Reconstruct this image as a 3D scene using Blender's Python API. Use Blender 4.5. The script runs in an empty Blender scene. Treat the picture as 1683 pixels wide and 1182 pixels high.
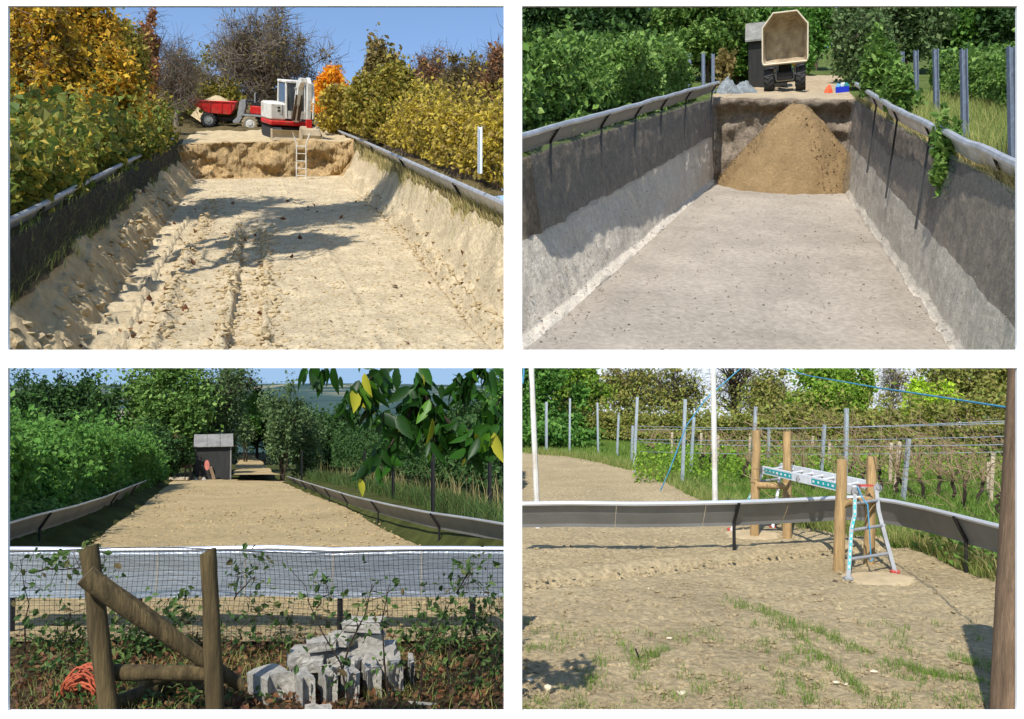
import bpy, math, random
import numpy as np
from mathutils import Matrix, Vector
rng = np.random.default_rng(11)
random.seed(5)

# ---------------------------------------------------------------- camera, sky, sun, exposure
SC = bpy.context.scene
F, CX, CY = 1400.0, 841.5, 591.0            # focal length and image centre, in photograph pixels
TH = math.atan(44 / 1400)                   # the camera looks up by this much
CAMZ = 1.75
cd = bpy.data.cameras.new('camera')
cam = bpy.data.objects.new('camera', cd)
SC.collection.objects.link(cam)
cam.location = (0, 0, CAMZ)
cam.rotation_euler = (math.pi / 2 + TH, 0, 0)
cd.sensor_width = 36.0
cd.lens = 36.0 * F / 1683.0
cd.clip_start = 0.05
cd.clip_end = 60000
SC.camera = cam

SUN_AZ, SUN_EL = math.radians(-160), math.radians(46)      # azimuth from +Y (view), positive to +X
to_sun = Vector((math.sin(SUN_AZ) * math.cos(SUN_EL), math.cos(SUN_AZ) * math.cos(SUN_EL), math.sin(SUN_EL)))
world = bpy.data.worlds.new('World')
SC.world = world
world.use_nodes = True
wn = world.node_tree
wn.nodes.clear()
sky = wn.nodes.new('ShaderNodeTexSky')
sky.sky_type = 'NISHITA'
sky.sun_disc = False
sky.sun_elevation = SUN_EL
sky.sun_rotation = SUN_AZ
sky.altitude = 200
sky.air_density = 1.0
sky.dust_density = 0.25
sky.ozone_density = 3.0
bg = wn.nodes.new('ShaderNodeBackground')
bg.inputs['Strength'].default_value = 0.15
wo = wn.nodes.new('ShaderNodeOutputWorld')
wn.links.new(sky.outputs[0], bg.inputs[0])
wn.links.new(bg.outputs[0], wo.inputs[0])
sl = bpy.data.lights.new('sun', 'SUN')
sl.energy = 4.2
sl.angle = math.radians(0.6)
sl.color = (1.0, 0.96, 0.90)
sun = bpy.data.objects.new('sun', sl)
SC.collection.objects.link(sun)
sun.rotation_euler = (-to_sun).to_track_quat('-Z', 'Y').to_euler()
sun.location = to_sun * 60
SC.view_settings.view_transform = 'Standard'
SC.view_settings.look = 'None'
SC.view_settings.exposure = 0.45
SC.view_settings.gamma = 1.0
SC.cycles.use_denoising = True
SC.cycles.max_bounces = 6
SC.cycles.diffuse_bounces = 3
SC.cycles.transparent_max_bounces = 12
SC.cycles.sample_clamp_indirect = 6.0

# ---------------------------------------------------------------- helpers
cT, sT = math.cos(TH), math.sin(TH)


def c2w(p):
    """camera-frame array (..., right/up/depth) to world"""
    p = np.asarray(p, float)
    x, y, z = p[..., 0], p[..., 1], p[..., 2]
    return np.stack([x, z * cT - y * sT, z * sT + y * cT + CAMZ], -1)


def vdir(p):
    return c2w(p) - np.array([0, 0, CAMZ])


def P(px, py, d):
    """the point at depth d seen at photograph pixel (px, py)"""
    return c2w(np.array([(px - CX) / F * d, (CY - py) / F * d, d]))


def G(px, py, z=0.0):
    """where the ray through a pixel meets the level z"""
    r = vdir(np.array([(px - CX) / F, (CY - py) / F, 1.0]))
    t = (z - CAMZ) / r[2]
    return np.array([0, 0, CAMZ]) + r * t


def lin(r, g, b):
    f = lambda c: (c / 12.92 if c <= 0.04045 else ((c + 0.055) / 1.055) ** 2.4)
    return (f(r / 255), f(g / 255), f(b / 255), 1)


def hash2(ix, iy, seed):
    n = (ix.astype(np.int64) * 374761393 + iy.astype(np.int64) * 668265263 + seed * 974634777) & 0x7fffffff
    n = ((n ^ (n >> 13)) * 1274126177) & 0x7fffffff
    return ((n ^ (n >> 16)) & 0xffff) / 65535.0


def vn(x, y, seed=0):
    x, y = np.broadcast_arrays(np.asarray(x, float), np.asarray(y, float))
    ix, iy = np.floor(x), np.floor(y)
    fx, fy = x - ix, y - iy
    fx, fy = fx * fx * (3 - 2 * fx), fy * fy * (3 - 2 * fy)
    a, b = hash2(ix, iy, seed), hash2(ix + 1, iy, seed)
    c, d = hash2(ix, iy + 1, seed), hash2(ix + 1, iy + 1, seed)
    return (a + (b - a) * fx) * (1 - fy) + (c + (d - c) * fx) * fy


def fbm(x, y, seed=0, octv=4):
    s, a, t = 0, 1.0, 0
    for i in range(octv):
        s = s + a * (vn(np.asarray(x) * 2 ** i, np.asarray(y) * 2 ** i, seed + i) - 0.5)
        t += a
        a *= 0.5
    return s / t


def sstep(a, b, x):
    t = np.clip((x - a) / (b - a), 0, 1)
    return t * t * (3 - 2 * t)


# ---------------------------------------------------------------- materials
MATS = {}


def mat(name, col, rough=0.85, metal=0.0, noise=None, bump=0.0, bscale=40.0, spec=0.3, coords='Object', ramp=None, detail=6.0, stretch=None, noise2=None, coat=0):
    """principled material with a noise-driven colour ramp and a noise bump; noise = (scale, amount)"""
    m = bpy.data.materials.new(name)
    m.use_nodes = True
    nt = m.node_tree
    b = nt.nodes['Principled BSDF']
    b.inputs['Roughness'].default_value = rough
    b.inputs['Metallic'].default_value = metal
    b.inputs['Specular IOR Level'].default_value = spec
    b.inputs['Base Color'].default_value = col
    tc = nt.nodes.new('ShaderNodeTexCoord')
    vec = tc.outputs[coords]
    if stretch:
        mp = nt.nodes.new('ShaderNodeMapping')
        mp.inputs['Scale'].default_value = stretch
        nt.links.new(vec, mp.inputs[0])
        vec = mp.outputs[0]
    if noise:
        n = nt.nodes.new('ShaderNodeTexNoise')
        n.inputs['Scale'].default_value = noise[0]
        n.inputs['Detail'].default_value = detail
        n.inputs['Roughness'].default_value = 0.65
        nt.links.new(vec, n.inputs['Vector'])
        cr = nt.nodes.new('ShaderNodeValToRGB')
        if ramp:
            el = cr.color_ramp.elements
            for i, (p_, c_) in enumerate(ramp):
                if i < 2:
                    e = el[i]
                    e.position = p_
                else:
                    e = el.new(p_)
                e.color = c_
        else:
            k = noise[1]
            cr.color_ramp.elements[0].position = 0.3
            cr.color_ramp.elements[1].position = 0.7
            cr.color_ramp.elements[0].color = (col[0] * (1 - k), col[1] * (1 - k), col[2] * (1 - k), 1)
            cr.color_ramp.elements[1].color = (min(1, col[0] * (1 + k)), min(1, col[1] * (1 + k)), min(1, col[2] * (1 + k)), 1)
        nt.links.new(n.outputs['Fac'], cr.inputs[0])
        out = cr.outputs[0]
        if noise2:
            n2 = nt.nodes.new('ShaderNodeTexNoise')
            n2.inputs['Scale'].default_value = noise2[0]
            n2.inputs['Detail'].default_value = 4
            nt.links.new(vec, n2.inputs['Vector'])
            mr = nt.nodes.new('ShaderNodeMapRange')
            mr.inputs['From Min'].default_value = 0.3
            mr.inputs['From Max'].default_value = 0.7
            mr.inputs['To Min'].default_value = 1 - noise2[1]
            mr.inputs['To Max'].default_value = 1 + noise2[1]
            nt.links.new(n2.outputs['Fac'], mr.inputs['Value'])
            mx = nt.nodes.new('ShaderNodeVectorMath')
            mx.operation = 'SCALE'
            nt.links.new(out, mx.inputs[0])
            nt.links.new(mr.outputs[0], mx.inputs['Scale'])
            out = mx.outputs[0]
        nt.links.new(out, b.inputs['Base Color'])
    if bump:
        n = nt.nodes.new('ShaderNodeTexNoise')
        n.inputs['Scale'].default_value = bscale
        n.inputs['Detail'].default_value = 8
        n.inputs['Roughness'].default_value = 0.7
        nt.links.new(vec, n.inputs['Vector'])
        bp = nt.nodes.new('ShaderNodeBump')
        bp.inputs['Strength'].default_value = 1.0
        bp.inputs['Distance'].default_value = bump
        nt.links.new(n.outputs['Fac'], bp.inputs['Height'])
        nt.links.new(bp.outputs[0], b.inputs['Normal'])
    MATS[name] = m
    return m


def leafmat(name, cols, trans=0.35, rough=0.6):
    """foliage: one colour for each leaf, picked from a ramp by the leaf's own random number"""
    m = bpy.data.materials.new(name)
    m.use_nodes = True
    nt = m.node_tree
    nt.nodes.clear()
    g = nt.nodes.new('ShaderNodeNewGeometry')
    cr = nt.nodes.new('ShaderNodeValToRGB')
    el = cr.color_ramp.elements
    for i, c in enumerate(cols):
        p_ = i / (len(cols) - 1)
        if i == 0:
            e = el[0]
        elif i == len(cols) - 1:
            e = el[-1]
        else:
            e = el.new(p_)
        e.position = p_
        e.color = lin(*c)
    nt.links.new(g.outputs['Random Per Island'], cr.inputs[0])
    d = nt.nodes.new('ShaderNodeBsdfPrincipled')
    d.inputs['Roughness'].default_value = rough
    d.inputs['Specular IOR Level'].default_value = 0.25
    t = nt.nodes.new('ShaderNodeBsdfTranslucent')
    mx = nt.nodes.new('ShaderNodeMixShader')
    mx.inputs[0].default_value = trans
    o = nt.nodes.new('ShaderNodeOutputMaterial')
    nt.links.new(cr.outputs[0], d.inputs['Base Color'])
    nt.links.new(cr.outputs[0], t.inputs['Color'])
    nt.links.new(d.outputs[0], mx.inputs[1])
    nt.links.new(t.outputs[0], mx.inputs[2])
    nt.links.new(mx.outputs[0], o.inputs[0])
    MATS[name] = m
    return m


# ---------------------------------------------------------------- mesh helpers
COL = SC.collection


def raw_mesh(name, V, loops, nper, mats, midx=None, smooth=False):
    """V (n,3); loops: flat vertex indices; nper: corners per face (int, or array)"""
    me = bpy.data.meshes.new(name)
    V = np.asarray(V, np.float32)
    loops = np.asarray(loops, np.int32).ravel()
    if np.isscalar(nper):
        nf = len(loops) // nper
        start = np.arange(nf, dtype=np.int32) * nper
    else:
        nper = np.asarray(nper, np.int32)
        nf = len(nper)
        start = np.concatenate([[0], np.cumsum(nper)[:-1]]).astype(np.int32)
    me.vertices.add(len(V))
    me.vertices.foreach_set('co', V.ravel())
    me.loops.add(len(loops))
    me.loops.foreach_set('vertex_index', loops)
    me.polygons.add(nf)
    me.polygons.foreach_set('loop_start', start)
    if not isinstance(mats, (list, tuple)):
        mats = [mats]
    for m in mats:
        me.materials.append(m)
    if midx is not None:
        me.polygons.foreach_set('material_index', np.asarray(midx, np.int32).ravel())
    me.polygons.foreach_set('use_smooth', np.full(nf, bool(smooth)))
    me.update(calc_edges=True)
    return me


def link(name, me, parent=None, label=None, cat=None, group=None, kind=None):
    o = bpy.data.objects.new(name, me)
    COL.objects.link(o)
    if parent is not None:
        o.parent = parent
    tag(o, label, cat, group, kind)
    return o


def tag(o, label=None, cat=None, group=None, kind=None):
    if label:
        o['label'] = label
    if cat:
        o['category'] = cat
    if group:
        o['group'] = group
    if kind:
        o['kind'] = kind
    return o


def empty(name, label, cat, group=None, m=None, loc=None):
    o = bpy.data.objects.new(name, None)
    COL.objects.link(o)
    if m is not None:
        o.matrix_world = m
    if loc is not None:
        o.location = Vector(tuple(float(q) for q in loc))
    tag(o, label, cat, group)
    return o


def grid(name, V, mats, midx=None, smooth=True, **kw):
    R, C = V.shape[:2]
    i = np.arange(R * C).reshape(R, C)
    q = np.stack([i[:-1, :-1], i[:-1, 1:], i[1:, 1:], i[1:, :-1]], -1).reshape(-1, 4)
    me = raw_mesh(name, V.reshape(-1, 3), q, 4, mats, None if midx is None else midx.ravel(), smooth)
    return link(name, me, **kw)


class MB:
    """collects shapes into one mesh"""

    def __init__(s):
        s.V, s.F = [], []

    def add(s, V, Fc):
        n = len(s.V)
        s.V += [tuple(float(q) for q in v) for v in V]
        s.F += [tuple(n + i for i in f) for f in Fc]
        return s

    def box(s, c, d, M=None, taper=None, jit=0):
        """centre, full size, optional 3x3 rotation"""
        hx, hy, hz = d[0] / 2, d[1] / 2, d[2] / 2
        vs = []
        for k, (x, y, z) in enumerate([(-1, -1, -1), (1, -1, -1), (1, 1, -1), (-1, 1, -1), (-1, -1, 1), (1, -1, 1), (1, 1, 1), (-1, 1, 1)]):
            v = Vector((x * hx, y * hy, z * hz))
            if taper and z > 0:
                v.x *= taper
                v.y *= taper
            if jit:
                v += Vector((random.uniform(-jit, jit), random.uniform(-jit, jit), random.uniform(-jit, jit)))
            if M is not None:
                v = M @ v
            vs.append(v + Vector(tuple(c)))
        return s.add(vs, [(0, 3, 2, 1), (4, 5, 6, 7), (0, 1, 5, 4), (1, 2, 6, 5), (2, 3, 7, 6), (3, 0, 4, 7)])

    def bbox(s, c, d, b=0.02, M=None):
        """box with chamfered vertical and horizontal edges"""
        hx, hy, hz = d[0] / 2, d[1] / 2, d[2] / 2
        b = min(b, hx * .45, hy * .45, hz * .45)
        ring = [(-hx + b, -hy), (hx - b, -hy), (hx, -hy + b), (hx, hy - b), (hx - b, hy), (-hx + b, hy), (-hx, hy - b), (-hx, -hy + b)]
        sec = [(-hz, (hx - b) / hx), (-hz + b, 1), (hz - b, 1), (hz, (hx - b) / hx)]
        vs, fs = [], []
        for z, k in sec:
            ky = (hy - b) / hy if k < 1 else 1
            for x, y in ring:
                v = Vector((x * k, y * ky, z))
                if M is not None:
                    v = M @ v
                vs.append(v + Vector(tuple(c)))
        for r in range(3):
            for i in range(8):
                j = (i + 1) % 8
                fs.append((r * 8 + i, r * 8 + j, r * 8 + 8 + j, r * 8 + 8 + i))
        fs.append(tuple(range(7, -1, -1)))
        fs.append(tuple(range(24, 32)))
        return s.add(vs, fs)

    def tube(s, pts, rad, n=8, caps=True):
        pts = [Vector(tuple(float(q) for q in p)) for p in pts]
        if np.isscalar(rad):
            rad = [rad] * len(pts)
        vs, fs = [], []
        up = None
        for i, p in enumerate(pts):
            t = (pts[min(i + 1, len(pts) - 1)] - pts[max(i - 1, 0)])
            if t.length < 1e-9:
                t = Vector((0, 0, 1))
            t.normalize()
            if up is None:
                up = t.orthogonal().normalized()
            else:
                up = (up - t * up.dot(t))
                up = up.normalized() if up.length > 1e-6 else t.orthogonal().normalized()
            bb = t.cross(up)
            for k in range(n):
                a = 2 * math.pi * k / n
                vs.append(p + (up * math.cos(a) + bb * math.sin(a)) * rad[i])
        for i in range(len(pts) - 1):
            for k in range(n):
                j = (k + 1) % n
                fs.append((i * n + k, i * n + j, i * n + n + j, i * n + n + k))
        if caps:
            fs.append(tuple(range(n - 1, -1, -1)))
            fs.append(tuple(range((len(pts) - 1) * n, len(pts) * n)))
        return s.add(vs, fs)

    def prism(s, poly, y0, y1, M=None):
        """poly in (x,z), extruded from y0 to y1"""
        n = len(poly)
        vs = [Vector((x, y0, z)) for x, z in poly] + [Vector((x, y1, z)) for x, z in poly]
        if M is not None:
            vs = [M @ v for v in vs]
        fs = [tuple(range(n)), tuple(range(2 * n - 1, n - 1, -1))]
        for i in range(n):
            j = (i + 1) % n
            fs.append((i, i + n, j + n, j))
        return s.add(vs, fs)

    def cyl(s, c, axis, r, h, n=20, r2=None):
        a = Vector(axis).normalized()
        c = Vector(tuple(c))
        return s.tube([c - a * h / 2, c + a * h / 2], [r, r if r2 is None else r2], n)

    def mesh(s, name, m, smooth=False):
        lo = [i for f in s.F for i in f]
        return raw_mesh(name, np.array(s.V), lo, [len(f) for f in s.F], m, None, smooth)

    def build(s, name, m, parent=None, smooth=False, **kw):
        o = link(name, s.mesh(name, m, smooth), parent, **kw)
        if smooth:
            try:
                o.data.set_sharp_from_angle(angle=math.radians(40))
            except Exception:
                pass
        return o


def face_m(p, tilt=4.0, scale=1.0, yaw=0.0, roll=0.0):
    """matrix of a thing at world point p whose own x runs across the view, y away from it, z up"""
    p = np.asarray(p, float)
    r = p - np.array([0, 0, CAMZ])
    r /= np.linalg.norm(r)
    upc = vdir(np.array([0, 1.0, 0]))
    right = np.cross(r, upc)
    right /= np.linalg.norm(right)
    up = np.cross(right, r)
    t = math.radians(tilt)
    up2 = up * math.cos(t) - r * math.sin(t)
    aw = r * math.cos(t) + up * math.sin(t)
    M = Matrix(((right[0], aw[0], up2[0], p[0]), (right[1], aw[1], up2[1], p[1]), (right[2], aw[2], up2[2], p[2]), (0, 0, 0, 1)))
    return M @ Matrix.Rotation(math.radians(roll), 4, 'Y') @ Matrix.Rotation(math.radians(yaw), 4, 'Z') @ Matrix.Scale(scale, 4)


# ---------------------------------------------------------------- foliage helpers
def leaves_mesh(name, C, size, m, up_bias=0.3, elong=1.6, sizevar=0.6, droop=None, fold=False):
    """one mesh of many small leaves: each a bent diamond of its own"""
    n = len(C)
    a = rng.normal(size=(n, 3))
    a /= np.linalg.norm(a, axis=1, keepdims=True)
    nrm = rng.normal(size=(n, 3)) * 0.8
    nrm[:, 2] += up_bias * 2
    if droop is not None:
        a = a * 0.5 + np.array(droop)
        a /= np.linalg.norm(a, axis=1, keepdims=True)
    b = np.cross(nrm, a)
    b /= np.linalg.norm(b, axis=1, keepdims=True) + 1e-9
    nn = np.cross(a, b)
    s = size * (1 + sizevar * rng.uniform(-1, 1, size=(n, 1)))
    L, Wd = a * s * elong * 0.5, b * s * 0.5
    if fold:
        V = np.stack([C - L, C - L * .15 + Wd + nn * s * .12, C + L * .55 + Wd * .6 + nn * s * .06, C + L - nn * s * .15, C + L * .55 - Wd * .6 + nn * s * .06, C - L * .15 - Wd + nn * s * .12], 1)
        k = np.arange(n)[:, None] * 6
        q = np.concatenate([k + np.array([[0, 1, 2, 3]]), k + np.array([[0, 3, 4, 5]])], 1).reshape(-1, 4)
        return raw_mesh(name, V.reshape(-1, 3), q, 4, m)
    V = np.stack([C - L, C + Wd * 0.9 + nn * s * .1, C + L - nn * s * .1, C - Wd * 0.9 + nn * s * .1], 1)
    q = np.arange(n * 4).reshape(-1, 4)
    return raw_mesh(name, V.reshape(-1, 3), q, 4, m)


def cull(C, maxrow=None, minx=None, maxx=None, minrow=None, mask=False):
    """keep what lies inside the plot it grows on (plots end at the divider wall's line of posts)"""
    q = C - np.array([0, 0, CAMZ])
    zc = q[:, 1] * cT + q[:, 2] * sT
    yc = -q[:, 1] * sT + q[:, 2] * cT
    px = CX + F * q[:, 0] / zc
    py = CY - F * yc / zc
    k = zc > 0.5
    if maxrow is not None:
        k &= py < maxrow
    if minrow is not None:
        k &= py > minrow
    if minx is not None:
        k &= px > minx
    if maxx is not None:
        k &= px < maxx
    return k if mask else C[k]


def limb(mb, a, b, r0, r1, bend=0.12, n=5, seg=4):
    a, b = np.asarray(a, float), np.asarray(b, float)
    L = np.linalg.norm(b - a)
    off = rng.normal(size=3) * L * bend
    pts, rr = [], []
    for i in range(seg + 1):
        t = i / seg
        pts.append(a + (b - a) * t + off * math.sin(math.pi * t) + (rng.normal(size=3) * L * 0.02 if 0 < i < seg else 0))
        rr.append(r0 + (r1 - r0) * t)
    mb.tube(pts, rr, n, caps=False)
    return pts


def tree(name, label, base, h, crown, nleaf, lsize, lm, bm, tr=0.12, cat='tree', group=None, nclump=40, crad=0.22, trunk_top=0.75, twigs=0, twig_r=0.01, twig_len=0.3,
         lim=None, elong=1.5, shell=0.45, lean=(0, 0), stems=1, up_bias=0.3, droop=None):
    """crown = (centre height fraction, radius x, radius y, radius z) ; lim = kwargs for cull"""
    base = np.asarray(base, float)
    lim = lim or {}
    ch, rx, ry, rz = crown
    root = empty(name, label, cat, group, loc=base)
    cc = np.array([lean[0], lean[1], h * ch])
    # clumps: uneven crown
    d = rng.normal(size=(nclump, 3))
    d /= np.linalg.norm(d, axis=1, keepdims=True)
    rr = rng.uniform(shell, 1.0, size=(nclump, 1)) * (1 + 0.22 * rng.normal(size=(nclump, 1)))
    cl = cc + d * rr * np.array([rx, ry, rz])
    cl = cl[cl[:, 2] > h * 0.08]
    mb = MB()
    tops = []
    for s in range(stems):
        off = np.array([0, 0, 0.0]) if stems == 1 else np.append(rng.normal(size=2) * rx * 0.12, 0)
        top = np.array([cc[0], cc[1], h * trunk_top]) + off * 3 + np.append(rng.normal(size=2) * rx * 0.08, 0)
        seg = 6
        pts = [off + (top - off) * (i / seg) + (np.append(rng.normal(size=2) * tr * 0.7, 0) if i else 0) for i in range(seg + 1)]
        k = 1.0 if stems == 1 else 0.55
        mb.tube(pts, [tr * k * (1.25 - 1.05 * (i / seg)) for i in range(seg + 1)], 7)
        tops.append(pts)
    for c in cl:
        pts = tops[rng.integers(len(tops))]
        zf = np.clip(c[2] / (h * trunk_top) * 0.65, 0.15, 0.98)
        i = min(int(zf * 6), 5)
        a = np.asarray(pts[i]) + (np.asarray(pts[i + 1]) - np.asarray(pts[i])) * (zf * 6 - i)
        limb(mb, a, c, tr * 0.32 * (1.1 - zf * 0.6), tr * 0.06 + twig_r, n=4, seg=4)
    if twigs:
        for c in cl:
            for k in range(twigs):
                t = rng.normal(size=3)
                t[2] += 0.5
                t /= np.linalg.norm(t)
                e = c + t * twig_len * rng.uniform(.5, 1.2)
                if len(cull((e + base)[None], **lim)) == 0:
                    continue
                limb(mb, c + rng.normal(size=3) * twig_len * .15, e, twig_r, twig_r * 0.4, bend=.1, n=3, seg=2)
    if lim.get('minrow'):
        V = np.array(mb.V) + base
        q = V - np.array([0, 0, CAMZ])
        zc = q[:, 1] * cT + q[:, 2] * sT
        ymax = (CY - lim['minrow']) / F * zc
        yc = -q[:, 1] * sT + q[:, 2] * cT
        dz = np.minimum(ymax - yc, 0)
        V[:, 2] += dz
        mb.V = [tuple(v) for v in (V - base)]
    mb.build('trunk', bm, root, smooth=True)
    if nleaf:
        k = rng.integers(len(cl), size=nleaf)
        sz = crad * (0.6 + 0.8 * rng.random(len(cl)))
        C = cl[k] + rng.normal(size=(nleaf, 3)) * np.array([rx, ry, rz]) * sz[k][:, None] * 0.75
        C = cull(C + base, **lim) - base
        C = C[C[:, 2] > h * 0.02]
        link('crown', leaves_mesh('crown', C, lsize, lm, elong=elong, up_bias=up_bias, droop=droop), root)
    return root


def hedge(name, label, path, width, heights, nleaf, lsize, lm, corem, cat='hedge', group=None, lim=None, seed=0, lump=0.25, lumpscale=1.0, elong=1.3, up_bias=0.25, fold=False, core=0.82, spray=0.0):
    """path: base points; heights per point; a rounded thick body of leaves round a dark thicket of stems"""
    path = np.asarray(path, float)
    heights = np.asarray(heights, float)
    lim = lim or {}
    seg = np.concatenate([[0], np.cumsum(np.linalg.norm(np.diff(path[:, :2], axis=0), axis=1))])
    Ltot = seg[-1]

    def body(s, a, k):
        """s along, a in 0..pi over the section, k radial"""
        x = np.interp(s, seg, path[:, 0])
        y = np.interp(s, seg, path[:, 1])
        z = np.interp(s, seg, path[:, 2])
        h = np.interp(s, seg, heights)
        e = 0.02 * Ltot
        dx = np.interp(s + e, seg, path[:, 0]) - np.interp(s - e, seg, path[:, 0])
        dy = np.interp(s + e, seg, path[:, 1]) - np.interp(s - e, seg, path[:, 1])
        L = np.sqrt(dx * dx + dy * dy) + 1e-9
        nx, ny = dy / L, -dx / L
        ca, sa = np.cos(a), np.sin(a)
        ex = np.sign(ca) * np.abs(ca) ** 0.55 * width / 2
        ez = np.abs(sa) ** 0.55 * h
        lm_ = 1 + lump * 2 * fbm(s / lumpscale, a * 1.6, seed, 3)
        return np.stack([x + nx * ex * k * lm_, y + ny * ex * k * lm_, z + ez * k * lm_], -1)

    root = empty(name, label, cat, group, loc=path[0])
    s = rng.uniform(0, Ltot, nleaf)
    a = rng.uniform(0.02, math.pi - .02, nleaf)
    k = 1.04 - np.abs(rng.normal(size=nleaf)) * 0.10
    C = body(s, a, k)
    if spray:
        m_ = rng.random(nleaf) < 0.12
        C[m_] += np.abs(rng.normal(size=(m_.sum(), 3))) * np.array([0.2, 0.2, 1.0]) * spray
    C = cull(C, **lim) - path[0]
    link('foliage', leaves_mesh('foliage', C, lsize, lm, elong=elong, up_bias=up_bias, fold=fold), root)
    S, A = np.meshgrid(np.linspace(0, Ltot, 50), np.linspace(0, math.pi, 14), indexing='ij')
    V = body(S, A, core) - path[0]
    W_ = V.reshape(-1, 3) + path[0]
    ok = cull(W_, mask=True, **lim)
    i = np.arange(len(W_)).reshape(V.shape[:2])
    q = np.stack([i[:-1, :-1], i[:-1, 1:], i[1:, 1:], i[1:, :-1]], -1).reshape(-1, 4)
    q = q[ok[q].all(1)]
    if len(q):
        link('stems', raw_mesh('stems', V.reshape(-1, 3), q, 4, corem, None, True), root, kind='stuff')
    return root


def grass_mesh(name, base, hgt, wid, m, lean=0.35, hv=0.5):
    """blades: thin bent triangles rooted at base points"""
    n = len(base)
    a = rng.uniform(0, 2 * math.pi, n)
    wv = np.stack([np.cos(a), np.sin(a), np.zeros(n)], -1) * wid
    h = hgt * (1 + hv * rng.uniform(-1, 1, n))
    ln = np.clip(rng.normal(size=(n, 2)), -1.6, 1.6) * lean * h[:, None]
    mid = base + np.concatenate([ln * .35, (h * .6)[:, None]], 1)
    tip = base + np.concatenate([ln, (h * .95)[:, None]], 1)
    V = np.stack([base - wv, base + wv, mid + wv * .7, tip, mid - wv * .7], 1)
    k = np.arange(n)[:, None] * 5
    q = (k + np.array([[0, 1, 2, 4, 4, 2, 3]]))
    return raw_mesh(name, V.reshape(-1, 3), q, np.tile([4, 3], n), m)


_ico = None


def rocks_mesh(name, C, size, m, flat=0.7):
    """uneven clods, 20 faces each"""
    t = (1 + 5 ** .5) / 2
    iv = np.array([(-1, t, 0), (1, t, 0), (-1, -t, 0), (1, -t, 0), (0, -1, t), (0, 1, t), (0, -1, -t), (0, 1, -t), (t, 0, -1), (t, 0, 1), (-t, 0, -1), (-t, 0, 1)], float)
    iv /= np.linalg.norm(iv[0])
    fc = np.array([(0, 11, 5), (0, 5, 1), (0, 1, 7), (0, 7, 10), (0, 10, 11), (1, 5, 9), (5, 11, 4), (11, 10, 2), (10, 7, 6), (7, 1, 8), (3, 9, 4), (3, 4, 2), (3, 2, 6), (3, 6, 8), (3, 8, 9), (4, 9, 5), (2, 4, 11), (6, 2, 10), (8, 6, 7), (9, 8, 1)])
    n = len(C)
    s = np.asarray(size).reshape(-1, 1, 1) * np.ones((n, 1, 1))
    V = iv[None] * (1 + 0.35 * rng.uniform(-1, 1, (n, 12, 1))) * s * rng.uniform(.6, 1.2, (n, 1, 3)) * np.array([1, 1, flat])
    V = V + C[:, None, :]
    q = fc[None] + (np.arange(n) * 12)[:, None, None]
    return raw_mesh(name, V.reshape(-1, 3), q.reshape(-1, 3), 3, m)

# ---------------------------------------------------------------- the materials
M_white = mat('white_paint', (0.90, 0.90, 0.89, 1), rough=0.5, noise=(3, 0.02), bump=0.0006, bscale=60)
M_sand1 = mat('pale_loess', lin(192, 175, 143), rough=0.95, noise=(0.35, 0.2), noise2=(4, 0.2), bump=0.3, bscale=2.4, spec=0.1)
M_sand1b = mat('clod_loess', lin(182, 162, 126), rough=0.95, noise=(1.0, 0.22), bump=0.2, bscale=2.2, spec=0.1)
M_wall1 = mat('cut_earth', lin(166, 140, 100), rough=0.95, noise=(0.35, 0.4), noise2=(2.2, 0.25), bump=0.45, bscale=1.3, spec=0.1)
M_bank1 = mat('weedy_bank', lin(96, 84, 56), rough=0.95, noise=(0.6, 0.45), bump=0.4, bscale=1.5, spec=0.1)
M_floor2 = mat('grey_loess_floor', lin(158, 148, 134), rough=0.95, noise=(0.12, 0.2), noise2=(2.6, 0.16), bump=0.16, bscale=3.0, spec=0.1, stretch=(1, 1, 1))
M_bank2 = mat('grey_loess_bank', lin(200, 190, 174), rough=0.95, noise=(0.28, 0.14), noise2=(3, 0.14), bump=0.25, bscale=2.2, spec=0.1)
M_wall2 = mat('rooty_cut_earth', lin(136, 123, 107), rough=0.95, noise=(0.9, 0.3), noise2=(3.0, 0.25), bump=0.3, bscale=3.2, spec=0.1)
M_top2 = mat('trodden_earth', lin(170, 152, 124), rough=0.95, noise=(0.3, 0.18), noise2=(2.0, 0.15), bump=0.3, bscale=1.2, spec=0.1)
M_turf2 = mat('rough_turf', lin(84, 96, 48), rough=0.95, noise=(0.4, 0.4), bump=0.3, bscale=1.5, spec=0.1)
M_pile = mat('brown_sand', lin(140, 117, 84), rough=0.95, noise=(0.6, 0.16), noise2=(5, 0.16), bump=0.22, bscale=2.4, spec=0.1)
M_bed3 = mat('raked_sand', lin(176, 155, 114), rough=0.95, noise=(0.8, 0.14), noise2=(14, 0.2), bump=0.05, bscale=11, spec=0.1)
M_path3 = mat('sandy_path', lin(176, 154, 112), rough=0.95, noise=(1.0, 0.2), bump=0.05, bscale=8, spec=0.1)
M_litter = mat('leaf_litter_soil', lin(74, 62, 42), rough=0.95, noise=(9, 0.55), noise2=(50, 0.3), bump=0.03, bscale=30, spec=0.1)
M_turf3 = mat('dark_turf', lin(70, 74, 36), rough=0.95, noise=(2, 0.4), bump=0.05, bscale=10, spec=0.1)  # dark olive turf with a mottled tone
M_soil4 = mat('stony_soil', lin(182, 163, 126), rough=0.95, noise=(1.1, 0.16), noise2=(22, 0.28), bump=0.05, bscale=22, spec=0.1)
M_turf4 = mat('green_turf', lin(92, 112, 44), rough=0.95, noise=(2, 0.3), bump=0.05, bscale=12, spec=0.1)
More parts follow.
